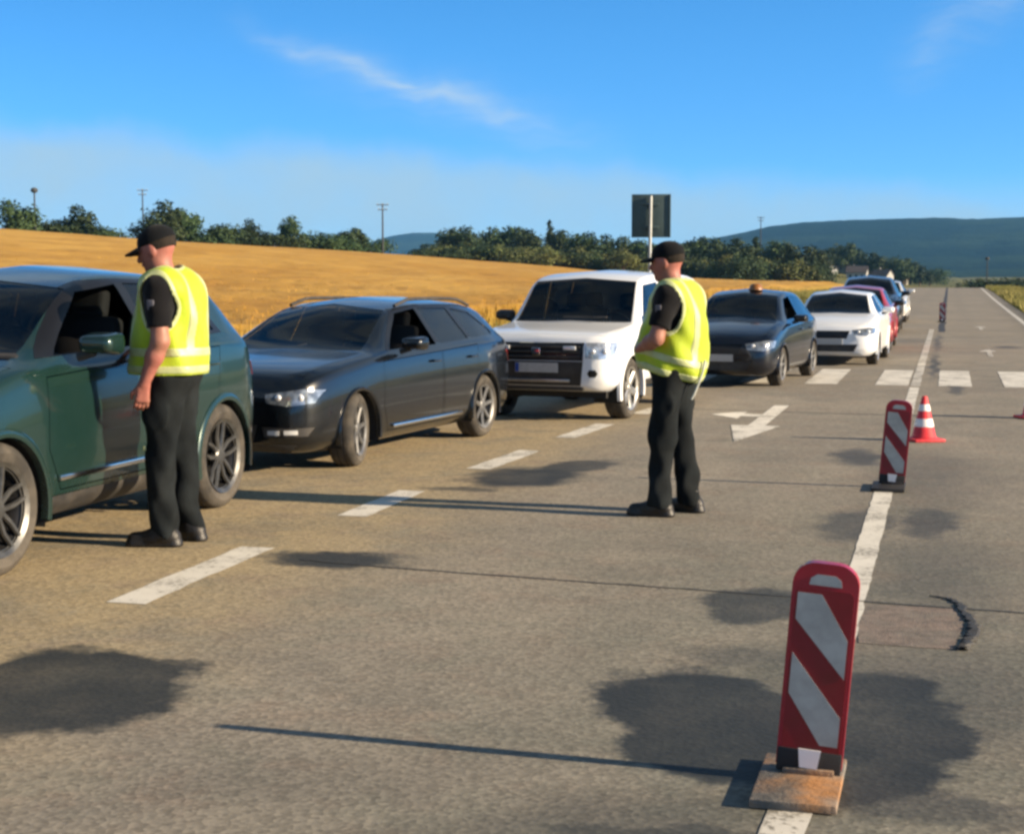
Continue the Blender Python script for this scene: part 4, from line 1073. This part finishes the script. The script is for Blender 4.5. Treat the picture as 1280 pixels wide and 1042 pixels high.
    v.add(rc(nk-np.array([0,0,.05]), nk+np.array([.004,0,.035]), .083, .073), .03)
    for k in 'lr':
        sh, eb = np.array(J['sh_'+k]), np.array(J['el_'+k]); v.add(rc(sh, sh+(eb-sh)*.72, .076, .070), .04)
    for k in 'lr':
        sh, eb = np.array(J['sh_'+k]), np.array(J['el_'+k]); d = (eb-sh)/np.linalg.norm(eb-sh); c = sh+(eb-sh)*.74
        def cut(x, y, z, d=d, c=c): return np.where(np.abs(y) > .19, (x-c[0])*d[0]+(y-c[1])*d[1]+(z-c[2])*d[2], -1)
        v.clip(cut)
    v.clip(lambda x, y, z: 1.08-z); v.clip(lambda x, y, z: z-(nk[2]+.050)+.35*np.maximum(0, x-nk[0]))
    v.F = v.F + wk(*v.pts((slice(None),)*3)).astype(np.float32)
    shirt = link_mesh('shirt', v.mesh('shirt'), SHIRT, root)
    # ---- trousers
    v = Vol((-.34,-.34,.03), (.40,.34,1.10), .0075); wk = wrinkle(.0085, 21, 13, J['seed'])
    for p in torso(.012)[:2]: v.add(p, .06)
    for sg, k in ((1,'l'),(-1,'r')):
        hip, kn, an = (np.array(J[q+k]) for q in ('hip_','knee_','ankle_'))
        v.add(rc(hip, kn, .114, .080), .06); v.add(rc(kn, an+np.array([0,0,-.005]), .081, .074), .04)
        v.add(el_(hip+(kn-hip)*.45+np.array([0,sg*.085,0]), (.075,.022,.085)), .03)       # cargo pocket
    v.clip(lambda x, y, z: .065-z); v.clip(lambda x, y, z: z-1.04)
    P3 = v.pts((slice(None),)*3); v.F = v.F + (wk(*P3)*np.clip(1.35-P3[2], .5, 1.3)).astype(np.float32)
    tr = link_mesh('trousers', v.mesh('trousers'), TROUSER, root)
    kn = np.array(J['knee_l']); hip = np.array(J['hip_l']); q = kn+(hip-kn)*.12
    bb = bmesh.new(); box(bb, (q[0]+.078, q[1]+.045, q[2]), (.012,.055,.028), Matrix.Rotation(R(28),4,'Z'), bevel=.004); bmobj('reflective_patch', bb, REFL, tr)
    # ---- boots
    for sg, k in ((1,'l'),(-1,'r')):
        an = np.array(J['ankle_'+k]); yaw = R(J['toe_'+k]); fx = np.array([math.cos(yaw), math.sin(yaw), 0]); v = Vol(an-np.array([.22,.22,.13]), an+np.array([.30,.22,.14]), .006)
        g0 = an*np.array([1,1,0])
        v.add(rc(an+np.array([0,0,.06]), an+np.array([0,0,-.02]), .056, .056), .03); v.add(rc(g0+np.array([0,0,.052])-fx*.045, g0+np.array([0,0,.050])+fx*.06, .050, .046), .04)
        v.add(rc(g0+np.array([0,0,.044])+fx*.06, g0+np.array([0,0,.040])+fx*.165, .050, .040), .03)
        v.add(rc(g0+np.array([0,0,.012])-fx*.055, g0+np.array([0,0,.012])+fx*.17, .050, .048), .008)
        v.clip(lambda x, y, z: .002-z); v.clip(lambda x, y, z: z-.15)
        link_mesh('boot', v.mesh('boot'), BOOT, root)
    # ---- hi-vis vest, cut away at the arms and neck, hem hanging loose
    hem, sag = J['hem'], J['sag']; wk = wrinkle(.0072, 16, 13, J['seed']+3)
    def vest_vol(infl, hh=.007):
        v = Vol((-.36,-.36,.78), (.44,.36,1.62), hh)
        for p in torso(.020+infl): v.add(p, .06)
        v.add(el_((.025+belly*.6, 0, 1.0), (.166+belly*.5+infl, .195+infl, .20)), .08)      # loose skirt of the vest
        v.add(el_((-.06, 0, 1.04), (.118+J['back']+infl, .178+infl, .24)), .08); v.add(el_((-.045, 0, 1.24), (.132+J['back']*.6+infl, .186+infl, .24)), .08); v.add(el_((.03+belly*.5, 0, 1.2), (.135+infl, .185+infl, .22)), .08)
        v.F = v.F + wk(*v.pts((slice(None),)*3)).astype(np.float32)
        return v
    def arm_d(x, y, z):
        d = None
        for k, sg in (('l',1),('r',-1)):
            sh, eb = np.array(J['sh_'+k]), np.array(J['el_'+k]); c = sh+np.array([0,sg*.012,0])
            q = np.maximum(np.sqrt(((x-c[0])/1.0)**2+((z-c[2]+.075)/1.55)**2)-.096, .135-sg*y)
            d = q if d is None else np.minimum(d, q)
        return d
    def neck_d(x, y, z): 
        r = np.sqrt((x-nk[0]-.01)**2+y**2)-.082; vv = np.maximum(np.abs(y)-.085*np.clip((z-1.22)/.25, 0, 1), -x-.0)     # V neck in front
        return np.minimum(np.maximum(r, nk[2]-.06-z), np.maximum(vv, 1.22-z))
    def hem_d(x, y, z): return (hem + sag*np.clip((x+.05)/.2, -1, 1)) - z
    v = vest_vol(0); v.clip(lambda x, y, z: -arm_d(x, y, z)); v.clip(lambda x, y, z: -neck_d(x, y, z)); v.clip(hem_d)
    vest = link_mesh('vest', v.mesh('vest'), VEST, root)
    v = vest_vol(.0035)
    def bands(x, y, z):
        zz = z - sag*np.clip((x+.05)/.2, -1, 1)
        b1 = np.abs(zz-(hem+.030))-.022; b2 = np.abs(zz-(hem+.125))-.024; sh_ = np.maximum(np.abs(np.abs(y)-.115)-.022, hem+.12-zz)
        return np.minimum(np.minimum(b1, b2), sh_)
    v.clip(bands); v.clip(lambda x, y, z: -arm_d(x, y, z)); v.clip(lambda x, y, z: -neck_d(x, y, z)); v.clip(hem_d)
    link_mesh('reflective_strip', v.mesh('reflective_strip'), REFL, vest)
    v = vest_vol(.005)                                                                     # pale piping round arm holes and neck
    v.clip(lambda x, y, z: np.minimum(arm_d(x, y, z), neck_d(x, y, z))-.020); v.clip(lambda x, y, z: -arm_d(x, y, z)); v.clip(lambda x, y, z: -neck_d(x, y, z)); v.clip(hem_d)
    link_mesh('piping', v.mesh('piping'), REFL, vest)
    # sleeve badge
    sh, eb = np.array(J['sh_l']), np.array(J['el_l']); c = sh+(eb-sh)*.30
    bb = bmesh.new(); box(bb, (c[0]+.012, c[1]+.074, c[2]), (.040,.010,.055), Matrix.Rotation(R(-9),4,'X'), bevel=.004); bmobj('sleeve_badge', bb, BADGE, shirt, 60)
    return root, vest

poseA = dict(head=(.085,0,1.645), nod=20, neck=(.015,0,1.49), belly=.035, back=.0, seed=11, hem=.955, sag=.0,
  hip_l=(0,.095,.93), knee_l=(.035,.105,.50), ankle_l=(.02,.11,.09), hip_r=(0,-.095,.93), knee_r=(.0,-.10,.50), ankle_r=(-.045,-.11,.09), toe_l=8, toe_r=-10,
  sh_l=(-.015,.215,1.425), el_l=(-.045,.262,1.145), wr_l=(.055,.255,.915), tip_l=(.085,.245,.75), palm_l=(.6,-1,0),
  sh_r=(-.015,-.215,1.425), el_r=(.02,-.29,1.16), wr_r=(.22,-.22,1.06), tip_r=(.38,-.18,1.08), palm_r=(0,0,-1))
officer('officer in black cap and yellow vest looking into the green crossover', (-2.02, 9.50, 0), R(180-11), 1.068, poseA)
poseB = dict(head=(.060,0,1.655), nod=8, neck=(.0,0,1.495), belly=.045, back=.035, seed=23, hem=.90, sag=.055,
  hip_l=(0,.10,.93), knee_l=(.045,.115,.50), ankle_l=(.055,.13,.09), hip_r=(0,-.10,.93), knee_r=(.0,-.12,.50), ankle_r=(-.075,-.135,.09), toe_l=6, toe_r=-14,
  sh_l=(-.015,.215,1.43), el_l=(.035,.270,1.165), wr_l=(.205,.115,1.085), tip_l=(.275,-.02,1.08), palm_l=(-1,-.2,0),
  sh_r=(-.015,-.215,1.43), el_r=(.035,-.270,1.165), wr_r=(.215,-.10,1.10), tip_r=(.265,.04,1.10), palm_r=(-1,.2,0))
ob, vb_ = officer('officer standing in the middle of the road beside the white car, hands in front', (1.085, 10.66, 0), R(180-24), 1.022, poseB)
bb = bmesh.new(); pts = [(-.225,.06,1.02),(-.215,.075,.95),(-.195,.09,.88),(-.165,.10,.80),(-.15,.105,.77)]
for a, b in zip(pts, pts[1:]): tube(bb, a, b, .008, None, 8)
bmobj('hanging_cord', bb, LANYARD, ob, 50)
# ------------------------------------------------------------------ guiding beacons, cones, road sign
B_RED = pmat('beacon_red_plastic', (.30,.004,.018), .42, var=.12, scale=10, coat=.15)
B_REDF = pmat('beacon_red_foil', (.19,.002,.010), .4, var=.1, scale=14)
B_WHITE = pmat('beacon_white_foil', (.30,.32,.33), .4, var=.15, scale=14)
B_BLACK = pmat('beacon_black_rubber', (.015,.014,.016), .7, var=.2, scale=14)
B_CLIP = pmat('beacon_white_clip', (.78,.74,.76), .4)
B_BASE = pmat('recycled_rubber_base', (.15,.14,.125), .9, var=.3, scale=9, bump=.5, bscale=50, col2=(.32,.145,.045), c2amt=.34)
def rounded(w, h, r, n=7):
    pts = [(-w/2, 0), (w/2, 0)]
    for k in range(n+1): a = math.pi/2*k/n; pts.append((w/2-r+r*math.cos(a), h-r+r*math.sin(a)))
    for k in range(n+1): a = math.pi/2*(1+k/n); pts.append((-w/2+r+r*math.cos(a), h-r+r*math.sin(a)))
    return pts
def beacon(label, loc, tilt, sc=1.0, detail=True, base_mat=None):
    root = empty('guiding_beacon', loc, -ROADYAW, sc); tag(root, label, 'traffic beacon', 'striped guiding beacons along the centre line')
    T = Matrix.Translation((0,0,.045)) @ Matrix.Rotation(R(tilt), 4, 'Y')
    w, h, th = .194, .615, .046
    bm = bmesh.new(); out = rounded(w, h, .066)
    # frame ring with a handle slot under the crown
    slot = [(-.048,h-.066),(.048,h-.066),(.044,h-.046),(.027,h-.034),(-.027,h-.034),(-.044,h-.046)]
    prism(bm, [(x, z) for x, z in out], -th/2, th/2, T)
    bmesh.ops.bevel(bm, geom=[e for e in bm.edges if e.is_manifold and e.calc_face_angle(0) > 1.0], offset=.008, segments=2, affect='EDGES')
    fr = bmobj('beacon_frame', bm, B_RED, root, 40)
    bm = bmesh.new(); prism(bm, slot, -th/2-.002, th/2+.002, T); bmobj('handle_slot', bm, B_WHITE, fr, 40)
    def sheet(nm, pts, y0, m, par):
        b2 = bmesh.new(); prism(b2, pts, y0-.0015, y0, T); return bmobj(nm, b2, m, par)
    def uv(pts): return [((u-.5)*w*.97, v_*h) for u, v_ in pts]
    for sgn in (-1, 1):
        y0 = sgn*(th/2)+(0 if sgn < 0 else .0015)
        f = sheet('face_sheet', [(-w/2+.012,.05),(w/2-.012,.05),(w/2-.012,h-.09),(w/2-.022,h-.078),(-w/2+.022,h-.078),(-w/2+.012,h-.09)], y0, B_REDF, root)
        m_ = lambda pts: [((1-u) if sgn > 0 else u, v_) for u, v_ in pts]
        y1 = y0 + sgn*.002
        sheet('white_stripe', uv(m_([(.085,.850),(.46,.850),(.915,.64),(.915,.45),(.085,.72)])), y1, B_WHITE, f)
        sheet('white_stripe', uv(m_([(.085,.555),(.915,.26),(.915,.115),(.64,.115),(.085,.355)])), y1, B_WHITE, f)
    bm = bmesh.new(); box(bm, (0,0,.016), (.190,.056,.072), bevel=.006)
    bmesh.ops.transform(bm, matrix=T, verts=bm.verts); bmobj('beacon_foot', bm, B_BLACK, root, 40)
    bm = bmesh.new(); prism(bm, [(-.033,.056),(.033,.056),(.026,.0),(-.026,.0)], -.0365, -.031, T); bmobj('locking_clip', bm, B_CLIP, root)
    bm = bmesh.new(); box(bm, (-.02,-.075,.013), (.245,.46,.026), bevel=.006); box(bm, (0,0,.034), (.15,.085,.016), bevel=.003)
    bmobj('base_plate', bm, base_mat or B_BASE, root, 40)
    return root
beacon('nearest red and white striped beacon on a brown rubber base plate', (.95, 5.0, .003), 4.4, 1.07)
beacon('striped beacon beside the traffic cone, second from the camera', (2.87, 12.0, .003), 4.6, base_mat=B_BLACK)
for i, (t, lab) in enumerate(((54, 'tiny dark beacon just past the end of the white centre line'),)):
    p = rp(t, -.25, .003); beacon(lab, p, 0, .95, base_mat=B_BLACK)
CONE_R = pmat('cone_red_plastic', (.62,.035,.045), .5, var=.12, scale=12); CONE_W = pmat('cone_white_sleeve', (.80,.76,.74), .45, var=.08, scale=14)
def cone(label, x, y, sc=1.0):
    root = empty('traffic_cone', (x, y, .002), .2, sc); tag(root, label, 'traffic cone', 'red traffic cones')
    def rad(z): return .135 - (.135-.028)*(z-.035)/.465
    bm = bmesh.new(); box(bm, (0,0,.016), (.36,.36,.032), bevel=.010); lathe(bm, [(.155,.032),(rad(.05),.05),(rad(.49),.49),(rad(.5)-.006,.5),(.016,.498),(.014,.46)], 28, 'Z'); bmobj('cone_body', bm, CONE_R, root, 40)
    for a, b in ((.16,.25),(.335,.41)):
        bm = bmesh.new(); lathe(bm, [(rad(a)+.001,a),(rad(a)+.004,a+.004),(rad(b)+.004,b-.004),(rad(b)+.001,b)], 28, 'Z'); bmobj('white_band', bm, CONE_W, root, 50)
cone('red traffic cone with two white bands behind the second beacon', 3.97, 15.35, .86)
cone('red traffic cone cut off by the right edge of the picture', 5.80, 17.75, .86)
# rubber strip peeled off a tyre, lying on the repair patch
bm = bmesh.new(); pth = [(2.10,7.91),(2.17,7.85),(2.19,7.72),(2.165,7.55),(2.15,7.38),(2.115,7.20),(2.07,7.05),(2.015,6.92),(1.955,6.80),(1.945,6.74)]; dense = []
for k in range(len(pth)-1):
    for q in range(5): u = q/5; dense.append((pth[k][0]*(1-u)+pth[k+1][0]*u, pth[k][1]*(1-u)+pth[k+1][1]*u))
prev = None; rg = random.Random(4)
for i, (x, y) in enumerate(dense):
    f = i/len(dense); wd = (.008+.019*min(1, f*2.2))*rg.uniform(.5, 1.5); hh = .008+.010*f*rg.uniform(.3, 1.4); cx_ = x+rg.uniform(-.012,.012)
    ring = [bm.verts.new(p) for p in ((cx_-wd, y, .003), (cx_-wd*.7, y, hh), (cx_+wd*.6, y, hh*.9), (cx_+wd, y, .003))]
    if prev:
        for q in range(3): bm.faces.new((prev[q], prev[q+1], ring[q+1], ring[q]))
    prev = ring
tag(bmobj('rubber_strip', bm, TAR, None, 20), 'ragged black rubber strip curled on the asphalt right of the nearest beacon', 'rubber strip')

STEEL = pmat('galvanised_steel', (.36,.38,.38), .5, .6, var=.12, scale=10); SIGNBACK = pmat('grey_sign_back', (.060,.092,.092), .6, .2, var=.12, scale=5)
sg_ = empty('road_sign', (2.554, 30.0, gz(2.554, 30.0)), -ROADYAW+R(6)); tag(sg_, 'grey back of a square road sign on a pole behind the white off-road car', 'road sign')
bm = bmesh.new(); tube(bm, (0,-.03,-.1), (.03,-.03,3.03), .03, None, 12); bmobj('pole', bm, STEEL, sg_, 50)
bm = bmesh.new(); box(bm, (.035,.02,2.66), (.73,.016,.80), bevel=.007); bp = bmobj('sign_panel', bm, SIGNBACK, sg_, 40)
for x in (-.315, .385):
    bm = bmesh.new(); box(bm, (x,.008,2.66), (.022,.022,.78), bevel=.004); bmobj('panel_rim', bm, SIGNBACK, bp)
for z in (2.45, 2.87):
    bm = bmesh.new(); box(bm, (.03,-.006,z), (.30,.03,.045), bevel=.005); bmobj('clamp_rail', bm, SIGNBACK, bp, 40)

# ------------------------------------------------------------------ trees
LEAF = {}
def leaf_material(name, a, b):
    m = bpy.data.materials.new(name); m.use_nodes = True; N = NT(m.node_tree); bs = N.n['Principled BSDF']
    p = N.add('ShaderNodeNewGeometry').outputs['Position']; oi = N.add('ShaderNodeObjectInfo').outputs['Random']
    g = N.mix(N.ramp(N.noise(p, .5, 4, .7), .3, .7), a, b); hsv = N.add('ShaderNodeHueSaturation'); N.l.new(g, hsv.inputs['Color'])
    N.l.new(N.ramp(oi, 0, 1, .75, 1.25, False), hsv.inputs['Value']); N.l.new(N.ramp(oi, 0, 1, .485, .515, False), hsv.inputs['Hue'])
    N.l.new(hsv.outputs[0], bs.inputs['Base Color']); bs.inputs['Roughness'].default_value = .7; bs.inputs['Specular IOR Level'].default_value = .2
    return m
LEAF_A = leaf_material('broadleaf_foliage', (.022,.044,.018), (.050,.074,.026)); LEAF_B = leaf_material('dark_foliage', (.018,.036,.016), (.040,.060,.022)); LEAF_C = leaf_material('pale_foliage', (.075,.095,.030), (.13,.135,.045))
BARK = pmat('bark', (.10,.075,.05), .9, var=.3, scale=6, bump=.6, bscale=20)
def tree_mesh(seed, kind):
    """unit tree, 1 m tall: trunk with limbs, crown of leaf-clump faces"""
    r = random.Random(seed); bm = bmesh.new()
    if kind == 'bush': lobes = [(r.uniform(-.5,.5), r.uniform(-.4,.4), r.uniform(.22,.62), r.uniform(.24,.36)) for _ in range(11)]
    elif kind == 'conifer': lobes = [(r.uniform(-.05,.05), r.uniform(-.05,.05), .22+.072*k, .25-.020*k) for k in range(11)]
    else:
        lobes = [(0,0,.60,.26)] + [(.27*math.cos(a)*q, .27*math.sin(a)*q, r.uniform(.36,.76), r.uniform(.13,.21)) for a, q in ((r.uniform(0,6.28), r.uniform(.5,1.1)) for _ in range(12))] + [(r.uniform(-.1,.1), r.uniform(-.1,.1), .84, .14)]
    tube(bm, (0,0,-.06), (.01,0,.42), .030, .018, 8)
    for x, y, z, q in lobes[1:8]: tube(bm, (.005,0,r.uniform(.22,.40)), (x*.85,y*.85,z), .012, .004, 5)
    trunk = finish(bm, 'trunk', 50); trunk.materials.append(BARK)
    V, Fc = [], []
    for x, y, z, q in lobes:
        n = int(3600*q*q)+40
        for _ in range(n):
            d = Vector((r.gauss(0,1), r.gauss(0,1), r.gauss(0,1))).normalized(); rad = q*(r.random()**.35)*(1+.16*math.sin(9*d.x+7*d.z)+.12*math.sin(13*d.y+5*d.x))
            c = Vector((x, y, z)) + Vector((d.x*rad, d.y*rad, d.z*rad*.9))
            if c.z < .08: continue
            nrm = (d + Vector((r.gauss(0,.5), r.gauss(0,.5), r.gauss(0,.5)+.3))).normalized(); a = nrm.orthogonal().normalized(); b = nrm.cross(a); s = r.uniform(.018,.038)
            an = r.uniform(0, 3.14); a, b = a*math.cos(an)+b*math.sin(an), b*math.cos(an)-a*math.sin(an); k = len(V)
            V += [tuple(c-a*s), tuple(c+b*s*.7+nrm*s*.2), tuple(c+a*s), tuple(c-b*s*.7-nrm*s*.15)]; Fc.append((k, k+1, k+2, k+3))
    crown = bpy.data.meshes.new('crown'); crown.from_pydata(V, [], Fc); crown.update()
    return trunk, crown
TREES = {}
for i, (k, m) in enumerate((('round', LEAF_A), ('round', LEAF_B), ('bush', LEAF_A), ('conifer', LEAF_B), ('round', LEAF_A), ('bush', LEAF_C), ('round', LEAF_C), ('bush', LEAF_B))):
    t, c = tree_mesh(40+i, k); c.materials.append(m); TREES[i] = (t, c)
def tree(name, label, group, bearing, rng_, top, kind, wide, cat='tree'):
    x, y = math.sin(R(bearing))*rng_, math.cos(R(bearing))*rng_; g = gz(x, y); h = max(2.2, top-g)
    root = empty(name, (x, y, g-.05), random.uniform(0, 6.28)); root.scale = (wide, wide, h); tag(root, label, cat, group)
    t, c = TREES[kind]; link_mesh('trunk', t, None, root); link_mesh('crown', c, None, root)
    return root
LT = [(-17.14,250,12.2,8.5,0,'large rounded tree at the far left above the wheat'), (-16.3,255,10.0,6.0,2,'low bush just right of the far left tree'), (-15.7,258,9.6,5.5,7,'low dark bush left of the small rounded tree'), (-14.92,260,11.9,7.0,1,'small rounded tree left of the capped officer'), (-14.2,262,9.0,6.5,2,'sloping low bush right of the small rounded tree'),
 (-12.45,265,13.0,8.5,1,'tall dark tree directly above the capped officer'), (-11.6,270,11.9,7.5,4,'broad tree right behind the capped officer'), (-10.9,270,10.0,7,2,'bush at the left end of the hedge right of the officer'), (-10.0,280,9.7,7,7,'low dark bush in the hedge, left of the small pointed tree'), (-9.08,285,10.7,5.5,1,'small pointed tree in the hedge above the wheat'),
 (-8.42,285,9.2,7,2,'bush between the two small trees of the hedge'), (-7.75,290,11.5,6.0,0,'small rounded tree standing out of the hedge above the estate car'), (-6.9,300,9.0,8,7,'low dark bush right of the rounded hedge tree'), (-6.24,300,8.8,7,2,'bush left of the utility pole'), (-5.67,305,9.7,7,4,'small broad tree beside the utility pole'), (-5.05,310,8.9,6,2,'last bush at the right end of the hedge')]
for b_, r_, tp, wd_, k, lab in LT: tree('hedge_tree' if k in (2,7) else 'field_tree', lab, 'trees and bushes along the top of the wheat field', b_, r_, tp+.6, k, wd_*1.35, 'bush' if k in (2,7) else 'tree')
WOOD = [(-2.85,380,8.6),(-2.39,417,11.7),(-1.93,404,13.4),(-1.42,391,13.4),(-.8,428,14.3),(-.23,415,14.1),(.34,402,13.4),(.8,389,12.6),(1.34,426,15.6),(1.85,413,13.1),(2.33,400,11.7),(2.99,387,11.8),(3.55,424,12.1),(4.12,411,11.4),(4.77,398,10.1),(5.54,385,9.4),(6.24,422,10.3),(6.8,409,11.3),(7.36,396,10.6),(7.92,383,10.4),(8.62,420,10.9),(9.18,407,10.2),(9.73,394,9.3),(10.28,381,8.5),(10.65,418,8.1)]
for i, (b_, r_, tp) in enumerate(WOOD):
    k = (1,0,4,1,0,4,0,1,3,4,0,1)[i % 12]
    if i == 8: tree('conifer_tree', 'dark pointed conifer standing above the wood behind the wheat', None, b_, r_, tp, 3, 9)
    else: tree('woodland_tree', 'leafy tree in the back row of the wood behind the wheat field', 'back row of the wood', b_, r_, tp, k, 13.5)
WOOD2 = [(-2.56,340,7.5),(-2.1,350,8.6),(-1.71,363,8.8),(-1.2,352,8.6),(-.85,356,8.3),(-.4,350,8.0),(0,349,7.7),(.4,352,8.0),(.8,342,7.9),(1.25,350,7.6),(1.71,365,7.4),(2.1,350,7.6),(2.42,358,7.6),(2.8,352,7.0),(3.19,351,6.7),(3.6,350,6.8),(3.98,344,6.9),(4.7,355,6.2),(5.4,367,6.0),(5.9,360,6.0),(6.39,360,6.2),(6.8,355,5.8),(7.23,353,5.4),(7.65,350,5.9),(8.07,346,6.4),(8.4,355,6.0),(8.77,369,5.6),(9.1,362,5.8),(9.46,362,5.9),(9.8,358,5.3),(10.16,355,4.7),(10.5,358,4.5)]
for i, (b_, r_, tp) in enumerate(WOOD2):
    tree('woodland_shrub', 'lower leafy tree in the front row of the wood', 'front row of the wood', b_, r_, tp, (2,5,6,7,2,6,5)[i % 7], 10.5)
for i, (b_, r_, tp) in enumerate([(11.03,640,11.6),(11.41,671,14.0),(11.79,642,13.8),(12.29,673,11.7),(12.72,644,10.0),(13.11,675,9.1),(13.43,646,7.2),(13.92,677,8.1),(14.24,648,6.0),(14.59,679,4.2),(13.7,640,6.0),(12.0,690,12.5)]):
    tree('village_tree', 'dark tree among the far village houses right of the wood', 'trees among the village houses', b_, r_, tp, (1,7,0,1)[i % 4], 14)
for i, (b_, w_) in enumerate(((16.7,12),(17.1,13),(17.5,12),(17.9,14),(18.4,14),(19.0,14))):
    tree('far_hedge_bush', 'dark bush of the low hedge beyond the right-hand meadow', 'hedge beyond the meadow', b_, 330, 1.0, 7, w_, 'bush')

# ------------------------------------------------------------------ village houses
H_WALL = [pmat('white_render', (.30,.30,.29), .9, var=.08, scale=.6), pmat('cream_render', (.24,.22,.19), .9, var=.08, scale=.6)]
H_ROOF = [pmat('dark_roof_tiles', (.06,.05,.05), .9, var=.2, scale=1.5), pmat('red_roof_tiles', (.17,.07,.045), .9, var=.2, scale=1.5)]
H_PANE = pmat('house_pane', (.03,.035,.04), .1)
for i, (b_, r_, rz_, w_, dep, h_, lab) in enumerate([(10.98,620,20,11,8,3.6,'leftmost pale village house beside the wood'),(11.58,650,-15,10,8,4.6,'cream village house second from the left'),(12.13,622,70,9,7,4.0,'white gable-ended house in the middle of the village'),(12.62,650,10,10,8,3.4,'cream house right of the middle of the village'),(12.98,624,50,8,7,4.2,'white house fifth from the left in the village'),(13.57,655,-20,9,7,3.2,'rightmost low village house near the road')]):
    x, y = math.sin(R(b_))*r_, math.cos(R(b_))*r_; root = empty('village_house', (x, y, gz(x, y)-.6), R(rz_), .82); tag(root, lab, 'house', 'houses of the far village')
    bm = bmesh.new(); prism(bm, [(-dep/2,0),(dep/2,0),(dep/2,h_),(0,h_+dep*.36),(-dep/2,h_)], -w_/2, w_/2); bmobj('wall', bm, H_WALL[i % 2], root)
    bm = bmesh.new()
    for s_ in (-1, 1): prism(bm, [(0,h_+dep*.36+.02),(0,h_+dep*.36+.27),(s_*(dep/2+.5),h_-.10),(s_*(dep/2+.5),h_-.33)], -w_/2-.4, w_/2+.4)
    ro = bmobj('roof', bm, H_ROOF[i % 2], root); bm = bmesh.new(); box(bm, (.8, w_*.2, h_+dep*.36+.3), (.6,.6,1.6)); bmobj('chimney', bm, H_WALL[1], ro)
    for s_ in (-1, 1):
        for k in (-.3, 0, .3):
            bm = bmesh.new(); box(bm, (s_*(dep/2+.01), k*w_, h_*.55), (.06,1.1,1.3)); bmobj('window', bm, H_PANE, root)
    for s_ in (-1, 1):
        bm = bmesh.new(); box(bm, (0, s_*(w_/2+.01), h_*.6), (1.2,.06,1.3)); bmobj('window', bm, H_PANE, root)

# ------------------------------------------------------------------ utility poles
WOODP = pmat('weathered_pole_timber', (.045,.05,.055), .9, var=.2, scale=4)
for b_, r_, tp, lamp, lab in ((-4.59,255,12.4,0,'utility pole with crossarms above the wheat, left of the gap to the hill'),(-16.49,250,13.7,1,'mast with a round head above the trees at far left'),(-12.9,300,16.6,0,'thin utility pole rising behind the capped officer'),(8.78,420,15.8,0,'utility pole above the wood right of the second officer'),(16.47,400,4.8,2,'pale post beyond the crest of the road')):
    x, y = math.sin(R(b_))*r_, math.cos(R(b_))*r_; g = gz(x, y); root = empty('utility_pole', (x, y, g), -R(b_)); tag(root, lab, 'pole', 'far poles along the skyline'); hh = tp-g
    bm = bmesh.new(); tube(bm, (0,0,-.3), (0,0,hh), .16, .11, 8); bmobj('shaft', bm, WOODP, root, 50)
    if lamp:
        bm = bmesh.new(); ball(bm, (0,0,hh), (.55,.55,.42), 12); bmobj('mast_head', bm, WOODP, root, 60)
    elif lamp == 0:
        for z, w_ in ((hh-.25, 1.9), (hh-1.0, 1.5)):
            bm = bmesh.new(); box(bm, (0,-.12,z), (w_,.12,.14)); ca = bmobj('crossarm', bm, WOODP, root)
            for k in (-.42, 0, .42):
                bm = bmesh.new(); tube(bm, (k*w_,-.12,z+.07), (k*w_,-.12,z+.30), .05, .03, 8); bmobj('insulator', bm, STEEL, ca)

# ------------------------------------------------------------------ summer haze
hz = bpy.data.materials.new('summer_haze'); hz.use_nodes = True; N = NT(hz.node_tree); N.n.remove(N.n['Principled BSDF'])
pv = N.add('ShaderNodeVolumePrincipled'); pv.inputs['Color'].default_value = (.18,.52,1.0,1); pv.inputs['Density'].default_value = HAZE_DENSITY; pv.inputs['Anisotropy'].default_value = 0.0
N.l.new(pv.outputs[0], N.n['Material Output'].inputs['Volume'])
bm = bmesh.new(); box(bm, (0, 2500, 68), (16000, 15000, 190)); tag(bmobj('haze', bm, hz), kind='stuff')
